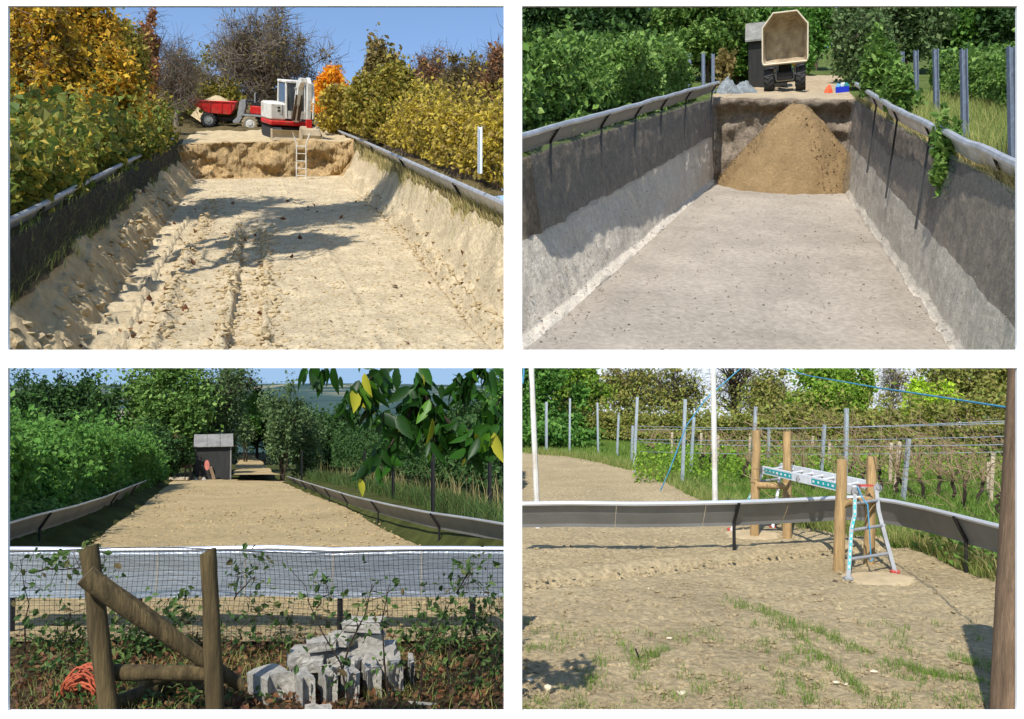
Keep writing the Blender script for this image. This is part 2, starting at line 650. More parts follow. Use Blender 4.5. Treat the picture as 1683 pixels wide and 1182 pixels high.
M_plain = mat('far_fields', lin(84, 96, 90), rough=0.95, noise=(0.0012, 0.5), ramp=[(0.35, lin(48, 66, 66)), (0.52, lin(64, 84, 78)), (0.60, lin(150, 142, 112)), (0.68, lin(58, 78, 72))], detail=3, stretch=(1, 0.35, 1), spec=0.05)
M_core = mat('leafy_thicket', lin(70, 72, 34), rough=0.95, noise=(1.5, 0.6), bump=0.5, bscale=2)
M_coreg = mat('green_thicket', lin(52, 74, 32), rough=0.95, noise=(1.5, 0.5), bump=0.3, bscale=3)
M_hill = mat('wooded_slope', lin(52, 66, 34), rough=0.95, noise=(0.08, 0.4), bump=0.5, bscale=0.8, spec=0.05)

M_steelpost = mat('blue_grey_steel', (0.16, 0.19, 0.24, 1), rough=0.5, metal=0.5, noise=(3, 0.25), spec=0.5)
M_galv = mat('galvanised_steel', (0.52, 0.55, 0.58, 1), rough=0.42, metal=0.75, noise=(8, 0.16), bump=0.002, bscale=12, spec=0.5)
M_galv_up = mat('weathered_zinc', (0.50, 0.51, 0.52, 1), rough=0.45, metal=0.55, noise=(0.8, 0.22), spec=0.5)
M_zincin = mat('grey_sheet', (0.20, 0.195, 0.18, 1), rough=0.6, metal=0.2, noise=(3, 0.15), spec=0.4)
M_dark = mat('dark_steel', (0.018, 0.017, 0.017, 1), rough=0.6, metal=0.3, noise=(14, 0.3), spec=0.4)
M_rubber = mat('tyre_rubber', (0.035, 0.034, 0.033, 1), rough=0.85, noise=(6, 0.3), bump=0.004, bscale=20)
M_dustrub = mat('dusty_tyre', lin(152, 136, 108), rough=0.95, noise=(4, 0.3), bump=0.01, bscale=12)
M_red = mat('red_paint', lin(196, 26, 24), rough=0.5, noise=(1.6, 0.16), noise2=(7, .18), spec=0.4, ramp=[(.30, lin(150, 88, 64)), (.46, lin(184, 34, 28)), (.60, lin(198, 26, 24)), (.74, lin(170, 40, 32))])
M_mwhite = mat('machine_white', lin(216, 214, 206), rough=0.5, noise=(1.8, 0.10), noise2=(8, .1), spec=0.4, ramp=[(.30, lin(168, 150, 120)), (.45, lin(202, 196, 184)), (.60, lin(218, 216, 208)), (.75, lin(196, 188, 172))])
M_mgrey = mat('machine_grey', lin(140, 140, 138), rough=0.55, noise=(4, 0.2), spec=0.4)
M_mblack = mat('machine_black', (0.02, 0.02, 0.022, 1), rough=0.5, noise=(6, 0.3))
M_glass = mat('cab_glass', (0.05, 0.06, 0.065, 1), rough=0.08, spec=0.8)
M_dirtysteel = mat('muddy_steel', lin(168, 152, 124), rough=0.8, noise=(3, 0.28), bump=0.02, bscale=9)
M_wood = mat('peeled_timber', lin(168, 138, 94), rough=0.8, noise=(3, 0.3), bump=0.012, bscale=10, stretch=(9, 9, 0.7), noise2=(10, 0.24))
M_woodg = mat('weathered_log', lin(92, 78, 50), rough=0.85, noise=(2.5, 0.5), bump=0.02, bscale=9, stretch=(8, 8, 0.9), noise2=(6, 0.35))
M_woodgrey = mat('grey_post_wood', lin(122, 100, 78), rough=0.85, noise=(4, 0.42), bump=0.008, bscale=20, stretch=(9, 9, 0.5), noise2=(18, 0.2))
M_stake = mat('pale_stake', lin(176, 160, 134), rough=0.85, noise=(4, 0.2), stretch=(6, 6, 1))
M_bark = mat('brown_bark', lin(84, 70, 54), rough=0.9, noise=(3, 0.35), bump=0.02, bscale=10)
M_barkd = mat('dark_bark', lin(52, 42, 32), rough=0.9, noise=(3, 0.35), bump=0.02, bscale=10)
M_barkg = mat('grey_bark', lin(118, 106, 92), rough=0.9, noise=(2, 0.3), bump=0.02, bscale=8)
M_conc = mat('rough_concrete', lin(160, 155, 144), rough=0.95, noise=(7, 0.2), noise2=(40, 0.18), bump=0.02, bscale=22, spec=0.1)
M_alu = mat('ladder_aluminium', (0.27, 0.275, 0.275, 1), rough=0.55, metal=0.0, noise=(9, 0.2), spec=0.2)  # ladder metal, colour darkened to offset direct sun on the front legs
M_alu2 = mat('aluminium_shade_lift', (0.66, 0.67, 0.67, 1), rough=0.5, metal=0.0, noise=(9, 0.12), spec=0.3)  # same ladder metal, colour lightened to offset the shade on the deck
M_teal = mat('teal_sticker', lin(26, 158, 158), rough=0.5)
M_stickw = mat('sticker_white', lin(226, 228, 226), rough=0.5)
M_rope = mat('blue_rope', lin(70, 140, 172), rough=0.8, noise=(60, 0.3))
M_orange = mat('orange_cord', lin(176, 88, 60), rough=0.6, noise=(10, 0.25))
M_shed = mat('shed_felt', lin(52, 52, 50), rough=0.9, noise=(2, 0.3), bump=0.01, bscale=6, stretch=(6, 6, 0.8))
M_shedroof = mat('grey_roof_board', lin(126, 124, 118), rough=0.9, noise=(3, 0.25), noise2=(14, 0.15), bump=0.008, bscale=12)
M_netdark = mat('net_cord', (0.012, 0.013, 0.014, 1), rough=0.7)

# leaves
def L(name, *c, **k):
    return leafmat(name, c, **k)

L_yel = L('yellow_leaves', (226, 180, 50), (206, 158, 48), (172, 152, 52), (234, 196, 66), (186, 134, 50), (128, 120, 52), (146, 136, 54))
L_orange = L('orange_leaves', (250, 169, 33), (250, 192, 45), (230, 144, 38), (214, 158, 56))
L_brown = L('russet_leaves', (169, 117, 81), (189, 133, 90), (144, 103, 79), (198, 153, 97), (135, 110, 67))
L_olive = L('olive_leaves', (126, 126, 51), (160, 149, 61), (108, 110, 47), (180, 158, 67), (140, 119, 65))
L_dryol = L('drab_leaves', (158, 137, 88), (137, 124, 74), (124, 117, 63), (176, 153, 103))
L_vine = L('autumn_vine_leaves', (106, 126, 54), (128, 142, 60), (84, 106, 48), (158, 154, 62), (98, 102, 56), (190, 168, 64), (112, 116, 60))
L_yhedge = L('yellow_hedge_leaves', (185, 167, 58), (210, 185, 67), (149, 137, 58), (164, 137, 74), (135, 122, 63), (216, 194, 72), (146, 124, 81))
L_green = L('fresh_leaves', (106, 142, 62), (128, 162, 74), (80, 114, 50), (148, 176, 94), (66, 98, 42), (94, 128, 56))
L_dgreen = L('deep_leaves', (58, 88, 44), (70, 102, 50), (42, 68, 34), (82, 114, 56), (50, 78, 38))
L_mgreen = L('mid_leaves', (85, 131, 51), (103, 149, 61), (67, 108, 45), (119, 160, 70), (79, 119, 49))
L_bluegreen = L('spruce_needles', (58, 88, 74), (74, 103, 90), (45, 70, 58))
L_dull = L('dull_leaves', (88, 112, 65), (108, 131, 79), (70, 94, 56), (126, 144, 92))
L_spring = L('spring_leaves', (108, 144, 45), (137, 169, 54), (155, 185, 63), (90, 126, 42), (124, 149, 56))
L_lime = L('lime_leaves', (169, 198, 49), (187, 214, 58), (149, 180, 49))
L_bronze = L('bronze_leaves', (146, 144, 72), (164, 156, 78), (120, 128, 60), (150, 164, 76), (134, 118, 66), (112, 132, 56))
L_cherry = L('cherry_leaves', (56, 103, 29), (74, 131, 36), (45, 85, 27), (103, 158, 45), trans=0.45, rough=0.4)
L_weed = L('bramble_leaves', (56, 83, 38), (81, 110, 51), (45, 65, 33), (108, 133, 67), (97, 79, 51))
L_grass = L('green_grass', (104, 134, 52), (124, 154, 62), (86, 114, 46), (142, 160, 78))
L_dry = L('dry_grass', (198, 178, 119), (169, 153, 101), (149, 144, 88), (214, 194, 140), (135, 137, 74))
L_gdry = L('mixed_grass', (135, 151, 74), (108, 133, 58), (180, 171, 106), (158, 164, 94), (94, 119, 51))
L_twig = L('dry_twigs', (128, 104, 74), (100, 82, 60), (146, 124, 92), (82, 66, 50), trans=0.0)
L_red = L('fallen_brown_leaves', (110, 78, 52), (134, 92, 58), (88, 66, 46), (150, 112, 74), (74, 58, 42), (132, 82, 54))

# ---------------------------------------------------------------- white collage border, added as boards round four openings
WD = 2.0
wall = empty('collage_border', 'added white collage border of thin boards round four wide rectangular openings', 'wall', loc=(0, WD, 0))
wall['kind'] = 'thing'


def board(x0, x1, y0, y1):
    mb = MB()
    q = [(x0, y0), (x1, y0), (x1, y1), (x0, y1)]
    a = [c2w(np.array([(x - CX) / F * WD, (CY - y) / F * WD, WD])) for x, y in q]
    b = [c2w(np.array([(x - CX) / F * WD, (CY - y) / F * WD, WD + 0.008])) for x, y in q]
    V = [Vector(tuple(v)) - Vector((0, WD, 0)) for v in a + b]
    mb.add(V, [(0, 3, 2, 1), (4, 5, 6, 7), (0, 1, 5, 4), (1, 2, 6, 5), (2, 3, 7, 6), (3, 0, 4, 7)])
    mb.build('board', M_white, wall)


YB = 635 + 1.75 / WD * 1400
for x0, x1 in ((-210, 13), (828, 858), (1672, 1893)):  # outer boards of the added border, widened; they also shade the near foreground
    board(x0, x1, -22, YB)
for x0, x1 in ((13.2, 827.8), (858.2, 1671.8)):
    board(x0, x1, -22, 10)
    board(x0, x1, 575, 605)
    board(x0, x1, 1168.5, YB)


# ---------------------------------------------------------------- the two plots up the hill
class Pit:
    def __init__(s, vx, vy, dn):
        a = math.atan((CY - vy) / F)
        s.n = np.array([0, math.cos(a), -math.sin(a)])
        ev = np.array([(vx - CX) / F, (CY - vy) / F, 1.0])
        s.ev = ev / np.linalg.norm(ev)
        s.eu = np.cross(s.n, s.ev)
        s.eu *= np.sign(s.eu[0])
        r = np.array([0, (CY - 575) / F, 1.0])
        s.H = -dn * (r @ s.n)

    def W(s, u, v, w):
        u, v, w = np.broadcast_arrays(*[np.asarray(q, float) for q in (u, v, w)])
        p = u[..., None] * s.eu + v[..., None] * s.ev + (w - s.H)[..., None] * s.n
        return c2w(p)

    def hit(s, px, py, w=0.0):
        r = np.array([(px - CX) / F, (CY - py) / F, 1.0])
        t = (w - s.H) / (r @ s.n)
        p = r * t
        return float(p @ s.eu), float(p @ s.ev)

    def at(s, px, py, w=0.0):
        u, v = s.hit(px, py, w)
        return s.W(u, v, w)


A = Pit(424, 158, 46.0)
B = Pit(1337, 92, 46.0)
HA, HB = A.H, B.H
sA, sB = HA / 2.9, HB / 3.4            # one metre in each plot

def grid_clip(name, V, mats, midx, keep, **kw):
    R, C = V.shape[:2]
    i = np.arange(R * C).reshape(R, C)
    q = np.stack([i[:-1, :-1], i[:-1, 1:], i[1:, 1:], i[1:, :-1]], -1).reshape(-1, 4)
    k = keep(V.reshape(-1, 3))[q].all(1)
    q, midx = q[k], midx.ravel()[k]
    used = np.unique(q)
    rm = np.full(R * C, -1)
    rm[used] = np.arange(len(used))
    return link(name, raw_mesh(name, V.reshape(-1, 3)[used], rm[q], 4, mats, midx, True), **kw)


def row_col(Vf):
    q = Vf - np.array([0, 0, CAMZ])
    zc = np.maximum(q[:, 1] * cT + q[:, 2] * sT, .01)
    return CX + F * q[:, 0] / zc, CY - F * (-q[:, 1] * sT + q[:, 2] * cT) / zc


def keepA(Vf):
    px, py = row_col(Vf)
    return (px < 843) & (py < 597)


def keepB(Vf):
    px, py = row_col(Vf)
    return (px > 843) & (py < 597)


# plot A: autumn pit
vbA = A.hit(462, 291, 0)[1]
vs = np.concatenate([np.geomspace(30, vbA - 2.5, 330), np.linspace(vbA - 2.4, vbA + 5, 70), np.geomspace(vbA + 5.3, 420, 60)])
cu = np.array([-4.5, -2.2, -1.5, -1.12, -1.06, -1.03, -0.93, -0.83, 0.95, 1.02, 1.10, 1.17, 1.21, 1.30, 2.2, 5.0]) * HA
cw = np.array([.75, .55, .46, .425, .41, .25, .13, 0, 0, .03, .16, .30, .40, .425, .48, .85]) * HA
us = np.concatenate([np.linspace(cu[0], cu[3], 30), np.linspace(cu[3], cu[7], 70)[1:], np.linspace(cu[7], cu[8], 300)[1:], np.linspace(cu[8], cu[13], 90)[1:], np.linspace(cu[13], cu[-1], 30)[1:]])
U, Vv = np.meshgrid(us, vs)
base = np.interp(U, cu, cw)


def pitA_detail(u, v):
    h = HA
    x = u / h
    z = np.zeros_like(u)
    inside = sstep(-1.04, -0.9, x) * (1 - sstep(1.12, 1.2, x))
    z += inside * (0.5 * fbm(u / 5, v / 7, 3) + 0.34 * fbm(u / 1.2, v / 1.6, 9) + 0.22 * fbm(u / .45, v / .5, 10, 3) * sstep(.35, .6, vn(u / 5, v / 6, 11)))
    # crawler track with cleats beside the bank
    cx = -0.69 + 0.02 * np.sin(v / 17)
    t = np.abs(x - cx)
    m = 1 - sstep(0.12, 0.15, t)
    fade = 1 - sstep(100, 125, v)
    z += m * fade * (-0.7 + 0.5 * (np.mod(v + (x - cx) * 1.5, 3.0) < 1.3) + 0.35 * (np.abs(x - cx - 0.03) < 0.014))
    z += fade * 0.55 * sstep(.25, .6, vn(v / 7, x * 9, 89)) * np.exp(-((t - 0.185) / 0.035) ** 2) * (0.2 + 1.2 * vn(u / 0.8, v / 0.9, 5))
    # centre rut with crumbled ridges
    cx = -0.135 + 0.012 * np.sin(v / 9)
    t = np.abs(x - cx)
    m = 1 - sstep(0.065, 0.075, t)
    seg = sstep(44, 48, v) * (1 - sstep(84, 100, v))
    z += seg * m * (-0.55 + 0.12 * (np.mod(v, 3.4) < 1.2)) + seg * sstep(.3, .6, vn(v / 5 + 3, x * 9, 88)) * np.exp(-((t - 0.095) / 0.022) ** 2) * (1.1 * np.maximum(0, vn(u / 0.5, v / 0.6, 8) - .25))
    # ridge of lumps near the far bank
    cx = 0.93 + 0.10 * sstep(48, 85, v)
    z += np.exp(-((x - cx) / 0.022) ** 2) * 1.0 * vn(u / 0.7, v / 0.8, 21)
    z -= 0.35 * np.exp(-((x - cx + 0.055) / 0.02) ** 2)
    z += 0.30 * np.exp(-((x - 0.30 - 0.1 * np.sin(v / 30)) / 0.02) ** 2) * vn(u / 0.7, v / 1.5, 31)
    # loose bank: slumps
    lb = sstep(-1.04, -0.99, x) * (1 - sstep(-0.88, -0.80, x))
    z += lb * (3.0 * fbm(u / 2.5, v / 4.5, 12) + 1.3 * fbm(u / .8, v / 1.1, 14))
    rb = sstep(0.98, 1.05, x) * (1 - sstep(1.16, 1.22, x))
    z += rb * (2.4 * fbm(u / 4, v / 5, 16) + 0.9 * fbm(u / 1, v / 1.1, 18))
    return z


vb = vbA + 2.2 * fbm(U / 4, U * 0 + 3.3, 40) + 1.3 * fbm(U / 1.3, base / 1.3, 41)
top = HA * 0.425
tt = np.clip((Vv - vb) / 3.0, 0, 1)
rise = top * np.clip(tt * 1.15 + 0.5 * fbm(U / 2.2, Vv / 1.0, 44) * (tt > 0) * (tt < 1), 0, 1.0)
rise = np.where(tt > 0, rise, -50.0)
inpit = sstep(-1.07, -0.98, U / HA) * (1 - sstep(1.16, 1.22, U / HA))
w = base + pitA_detail(U, Vv) * (1 - sstep(vbA - 3, vbA, Vv) * 0.6)
hump = 1.6 * np.exp(-(((U / HA) + 0.25) / 0.55) ** 2) * sstep(vbA + 2, vbA + 7, Vv) * (1 - sstep(vbA + 20, vbA + 34, Vv))
back = np.maximum(w, rise) + (Vv > vbA + 2) * (1.5 * fbm(U / 4, Vv / 4, 46))
w = np.where(inpit > 0.02, np.maximum(w, back), w)
w = w + np.where(Vv > vbA + 60, (Vv - vbA - 60) * 0.045, 0)
Uj = U + np.where((tt > 0) & (tt < 1), 0.9 * fbm(U / 1.5, w / 1.5, 50), 0)
Vj = Vv + np.where((tt > 0) & (tt < 1), 5.0 * fbm(U / 3.2, w / 2.2, 51, 5), 0)
VA = A.W(Uj, Vj, w)
xu = (us[:-1] + us[1:]) / 2 / HA
mi = np.where(xu < -1.015, 2, np.where(xu < -0.82, 1, np.where(xu < 1.0, 0, np.where(xu < 1.17, 0, 2))))
mi = np.broadcast_to(mi, (len(vs) - 1, len(us) - 1)).copy()
vm = (vs[:-1] + vs[1:]) / 2
mi[(vm > vbA - 1.0) & (vm < vbA + 6), :] = np.where(mi[(vm > vbA - 1.0) & (vm < vbA + 6), :] == 2, 2, 3)
mi[vm > vbA + 6, :] = np.where(mi[vm > vbA + 6, :] == 2, 2, 1)
mi[vm > vbA + 60, :] = 2
grid_clip('excavated_ground', VA, [M_sand1, M_sand1b, M_bank1, M_wall1], mi, keepA, kind='structure')


def hA(u, v):
    """height of plot A at (u, v) without the fine wall relief"""
    b_ = np.interp(u, cu, cw)
    return float(np.maximum(b_, top * np.clip((v - vbA) / 3.0, 0, 1) if -1.02 < u / HA < 1.18 else b_))


# plot B: pit with the sand pile
vbB = B.hit(1290, 302, 0)[1]
vfB = B.hit(1290, 575, 0)[1]
vsB = np.concatenate([np.geomspace(24, vbB - 1.2, 300), np.linspace(vbB - 1.1, vbB + 2.6, 60), np.geomspace(vbB + 2.8, 420, 60)])
cuf = np.array([-5.0, -1.9, -1.25, -1.12, -1.10, -1.05, -0.905, -0.86, .60, .635, .67, .70, .72, .80, 1.6, 4.5]) * HB
cwf = np.array([.78, .72, .66, .62, .61, .29, .02, 0, 0, .02, .21, .56, .60, .62, .64, .80]) * HB
cub = np.array([-5.0, -1.7, -.95, -.80, -.755, -.735, -.69, -.66, .325, .345, .35, .353, .365, .45, 1.4, 4.5]) * HB
cwb = np.array([.86, .76, .70, .68, .67, .366, .02, 0, 0, .02, .34, .66, .67, .68, .70, .85]) * HB
nseg = np.array([16, 10, 8, 4, 26, 34, 14, 170, 14, 20, 30, 8, 6, 14, 16])
Wt, Ut = [], []
for v in vsB:
    t = np.clip((v - vfB) / (vbB - vfB), -0.25, 1.0)
    ku = cuf + (cub - cuf) * t
    kw = cwf + (cwb - cwf) * t
    uu = np.concatenate([np.linspace(ku[i], ku[i + 1], nseg[i], endpoint=False) for i in range(15)] + [[ku[-1]]])
    Ut.append(uu)
    Wt.append(np.interp(uu, ku, kw))
U, w = np.array(Ut), np.array(Wt)
Vv = vsB[:, None] * np.ones_like(U)
cidx = np.concatenate([np.full(n, i) for i, n in enumerate(nseg)])
cI = np.broadcast_to(np.append(cidx, 14), U.shape)
topB = HB * 0.672
tt = np.clip((Vv - vbB) / 1.6, 0, 1)
inpit = (cI >= 4) & (cI <= 10)
w = np.where(inpit, np.maximum(w, topB * tt), w)
wallz = (cI == 4) | (cI == 10)
bankz = (cI == 5) | (cI == 6) | (cI == 8) | (cI == 9)
n1 = 0.10 * fbm(U / 3, Vv / 5, 60) + 0.07 * fbm(U / .8, Vv / 1.0, 61)
tracks = 0.07 * np.sin(U * 2.2) * sstep(0.35, 0.6, vn(U / 4, Vv / 14, 63))
w = w + np.where(cI == 7, n1 + tracks, np.where(bankz, 0.6 * fbm(U / 2, Vv / 3.2, 64) + .2 * fbm(U / .6, Vv / .8, 66), 0.25 * fbm(U / 1.2, Vv / 1.2, 65)))
bw = (tt > 0) & (tt < 1) & inpit
Vj = Vv + np.where(bw, 1.8 * fbm(U / 2.2, w / 1.3, 67, 5) - 1.4 * sstep(.82 * topB, .95 * topB, w), 0)
Uj = U + np.where(wallz | bankz, 0.35 * fbm(Vv / 3.4, w / 2.2, 68) + 0.12 * fbm(Vv / .5, w / .6, 69) + .05 * np.sin(Vv * 2.6 + 3 * fbm(Vv / 3, w / 3, 71)) * sstep(.3, .6, vn(Vv / 6, w / 4, 72)), 0)
w = w + (Vv > vbB + 2) * inpit * 0.35 * fbm(U / 2, Vv / 2, 70) + np.where(Vv > vbB + 30, (Vv - vbB - 30) * 0.03, 0)
VB = B.W(Uj, Vj, w)
cF = cI[:-1, :-1]
mi = np.where(cF <= 3, 4, np.where((cF == 4) | (cF == 10), 2, np.where(cF == 7, 0, np.where(cF >= 11, 4, 1))))
vm = ((vsB[:-1] + vsB[1:]) / 2)[:, None] * np.ones_like(mi)
inF = (cF >= 4) & (cF <= 10)
mi = np.where(inF & (vm > vbB - 0.4) & (vm < vbB + 1.7), 2, mi)
mi = np.where((cF >= 3) & (cF <= 11) & (vm >= vbB + 1.7), 3, mi)
mi = np.where(inF & (vm >= vbB + 1.7), 3, mi)
mi = np.where((vm > vbB + 75), 4, mi)
grid_clip('pit_ground', VB, [M_floor2, M_bank2, M_wall2, M_top2, M_turf2], mi, keepB, kind='structure')


# ---------------------------------------------------------------- the two plots at the foot
def z3(y):
    y = np.asarray(y, float)
    return np.where(y < 36, CAMZ - 1.255 - .0737 * y, CAMZ - 1.255 - .0737 * 36 - (y - 36) * 0.045)


def g3(px, py, up=0.0):
    r = vdir(np.array([(px - CX) / F, (CY - py) / F, 1.0]))
    t = (-1.255 + up) / (r[2] + .0737 * r[1])
    return np.array([0, 0, CAMZ]) + r * t


ys = np.concatenate([np.linspace(3.2, 7, 120), np.geomspace(7.05, 70, 140)])
xs = np.concatenate([np.linspace(-45, -5, 60), np.linspace(-4.9, 0.0, 130)])
X, Y = np.meshgrid(xs, ys)
Z = z3(Y) + 0.05 * fbm(X / 0.8, Y / 0.8, 80) + 0.10 * fbm(X / 3, Y / 3, 82) * sstep(5, 8, Y)
# the banks beside the raked bed
el = np.array([g3(-120, 1010), g3(20, 958), g3(140, 895), g3(215, 842), g3(262, 806), g3(285, 789)])
er = np.array([g3(960, 1010), g3(800, 948), g3(690, 896), g3(600, 848), g3(520, 815), g3(466, 793)])
xl = lambda y: np.interp(y, el[:, 1], el[:, 0])
xr = lambda y: np.interp(y, er[:, 1], er[:, 0])
inb = (Y > 5.6) & (Y < 36)
dist = np.maximum(xl(Y) - X, X - xr(Y))
Z = Z + np.where(inb, 0.28 * sstep(0.05, 0.5, dist) - 0.05, 0)
m3 = np.where(Y[:-1, :-1] < 5.55, 0, 1)
grid('shed_plot_ground', np.stack([X, Y, Z], -1), [M_litter, M_turf3], m3, kind='structure')
yb = np.concatenate([np.linspace(5.5, 12, 120), np.geomspace(12.05, 34.6, 110)])
tb = np.linspace(0, 1, 150)
Yb = yb[:, None] * np.ones((1, 150))
l_, r_ = xl(yb)[:, None], np.minimum(xr(yb), -0.02)[:, None]
Xb = l_ + (r_ - l_) * tb[None]
edge = np.minimum(tb, 1 - tb)[None] * (r_ - l_)
Zb = z3(Yb) + 0.035 + 0.05 * fbm(Xb / .35, Yb / .45, 90) + 0.07 * fbm(Xb / 2, Yb / 2, 91) - 0.10 * (1 - sstep(0, 0.12, edge))
Xb = Xb + 0.12 * fbm(Yb / .5, Xb * 0, 92)
grid('sand_bed', np.stack([np.minimum(Xb, -0.01), Yb, Zb], -1), M_bed3, kind='structure')
# path behind the shed
cpt = lambda px, d: np.array([(px - CX) / F * d, d, 0.0])
pp = [(cpt(384, 33.4), cpt(462, 33.2)), (cpt(388, 38), cpt(446, 38)), (cpt(391, 46), cpt(432, 46)), (cpt(394, 57), cpt(418, 57))]
Vp = []
for k in np.linspace(0, 3, 40):
    i = min(int(k), 2)
    a_ = pp[i][0] + (pp[i + 1][0] - pp[i][0]) * (k - i)
    b_ = pp[i][1] + (pp[i + 1][1] - pp[i][1]) * (k - i)
    Vp.append([a_ + (b_ - a_) * t + np.array([0.06 * math.sin(k * 7), 0, 0]) for t in np.linspace(0, 1, 10)])
Vp = np.array(Vp)
Vp[..., 2] = z3(Vp[..., 1]) + 0.27 + 0.03 * fbm(Vp[..., 0] / .5, Vp[..., 1] / .8, 95)
grid('footpath', Vp, M_path3, kind='structure')

# plot with the trestle
Z4 = 0.05
ys = np.concatenate([np.linspace(3.2, 10, 260), np.geomspace(10.03, 60, 150)])
xs = np.concatenate([np.linspace(0.0, 6.5, 280), np.linspace(6.6, 45, 70)])
X, Y = np.meshgrid(xs, ys)


def z4(x, y):
    x, y = np.asarray(x, float), np.asarray(y, float)
    z = Z4 + 0.05 * fbm(x / 1.6, y / 1.6, 100) + np.where(y > 36, -(y - 36) * 0.16, 0)
    return z


soil_poly = [g_[:2] for g_ in (G(700, 742, Z4), G(858, 744, Z4), G(930, 750, Z4), G(1000, 764, Z4), G(1070, 782, Z4), G(1125, 812, Z4), G(1180, 835, Z4), G(1240, 856, Z4), G(1330, 868, Z4), G(1440, 886, Z4), G(1520, 912, Z4), G(1580, 938, Z4), G(1650, 962, Z4), G(1800, 1010, Z4))]
soil_poly += [np.array([12, 3.0]), np.array([-1, 3.0])]


def in_poly(x, y, poly):
    c = np.zeros(x.shape, bool)
    n = len(poly)
    for i in range(n):
        (x1, y1), (x2, y2) = poly[i], poly[(i + 1) % n]
        k = ((y1 > y) != (y2 > y))
        with np.errstate(divide='ignore', invalid='ignore'):
            xi = (x2 - x1) * (y - y1) / (y2 - y1) + x1
        c ^= k & (x < xi)
    return c


Zg = z4(X, Y) + 0.04 * fbm(X / .12, Y / .12, 101, 3) * (Y < 12)
# furrow running across in front of the barrier
fy = G(860, 960, Z4)[1] + (X - G(860, 960, Z4)[0]) * (G(1370, 905, Z4)[1] - G(860, 960, Z4)[1]) / (G(1370, 905, Z4)[0] - G(860, 960, Z4)[0])
Zg += -0.11 * np.exp(-((Y - fy) / 0.12) ** 2) * (X < 4.2) + 0.035 * np.exp(-((Y - fy - 0.3) / 0.14) ** 2) * (X < 4.4)
s4 = in_poly(X + 0.35 * fbm(X / .7, Y / .7, 103), Y + 0.5 * fbm(X / .6, Y / .6, 104), soil_poly)
m4 = np.where(s4[:-1, :-1], 0, 1)
grid('trestle_plot_ground', np.stack([X, Y, Zg], -1), [M_soil4, M_turf4], m4, kind='structure')

# slope falling to the far plain, and the plain itself
ys = np.concatenate([np.linspace(58, 420, 50), np.geomspace(430, 26000, 60)])
xs = np.concatenate([-np.geomspace(20000, 60, 30), np.linspace(-50, 50, 12), np.geomspace(60, 20000, 30)])
X, Y = np.meshgrid(xs, ys)
Z = -5.2 - 52 * sstep(58, 400, Y) + 3 * fbm(X / 40, Y / 40, 110) * sstep(60, 120, Y) * (1 - sstep(500, 900, Y))
Z += 90 * np.exp(-((Y - 21000) / 2500) ** 2) * (0.5 + vn(X / 4000, X * 0, 111))
grid('plain', np.stack([X, Y, Z], -1), [M_hill, M_plain], np.where(Y[:-1, :-1] < 500, 0, 1), kind='structure')

# bright overcast sky behind the spring trees
M_sky = bpy.data.materials.new('overcast_sky')
M_sky.use_nodes = True
nt = M_sky.node_tree
nt.nodes.clear()
em = nt.nodes.new('ShaderNodeEmission')
em.inputs[0].default_value = (0.80, 0.88, 0.96, 1)
em.inputs[1].default_value = 0.85
oo = nt.nodes.new('ShaderNodeOutputMaterial')
nt.links.new(em.outputs[0], oo.inputs[0])
V = np.array([[P(843, 587, 62), P(1780, 587, 62)], [P(843, 830, 62), P(1780, 830, 62)]])
grid('sky', V, M_sky, kind='structure')
# clear pale sky low over the far plain
M_sky2 = M_sky.copy()
M_sky2.node_tree.nodes['Emission'].inputs[0].default_value = (0.36, 0.56, 0.83, 1)
M_sky2.node_tree.nodes['Emission'].inputs[1].default_value = 0.75
V = np.array([[P(-200, 588, 25000), P(843, 588, 25000)], [P(-200, 646, 25000), P(843, 646, 25000)]])
grid('sky', V, M_sky2, kind='structure')

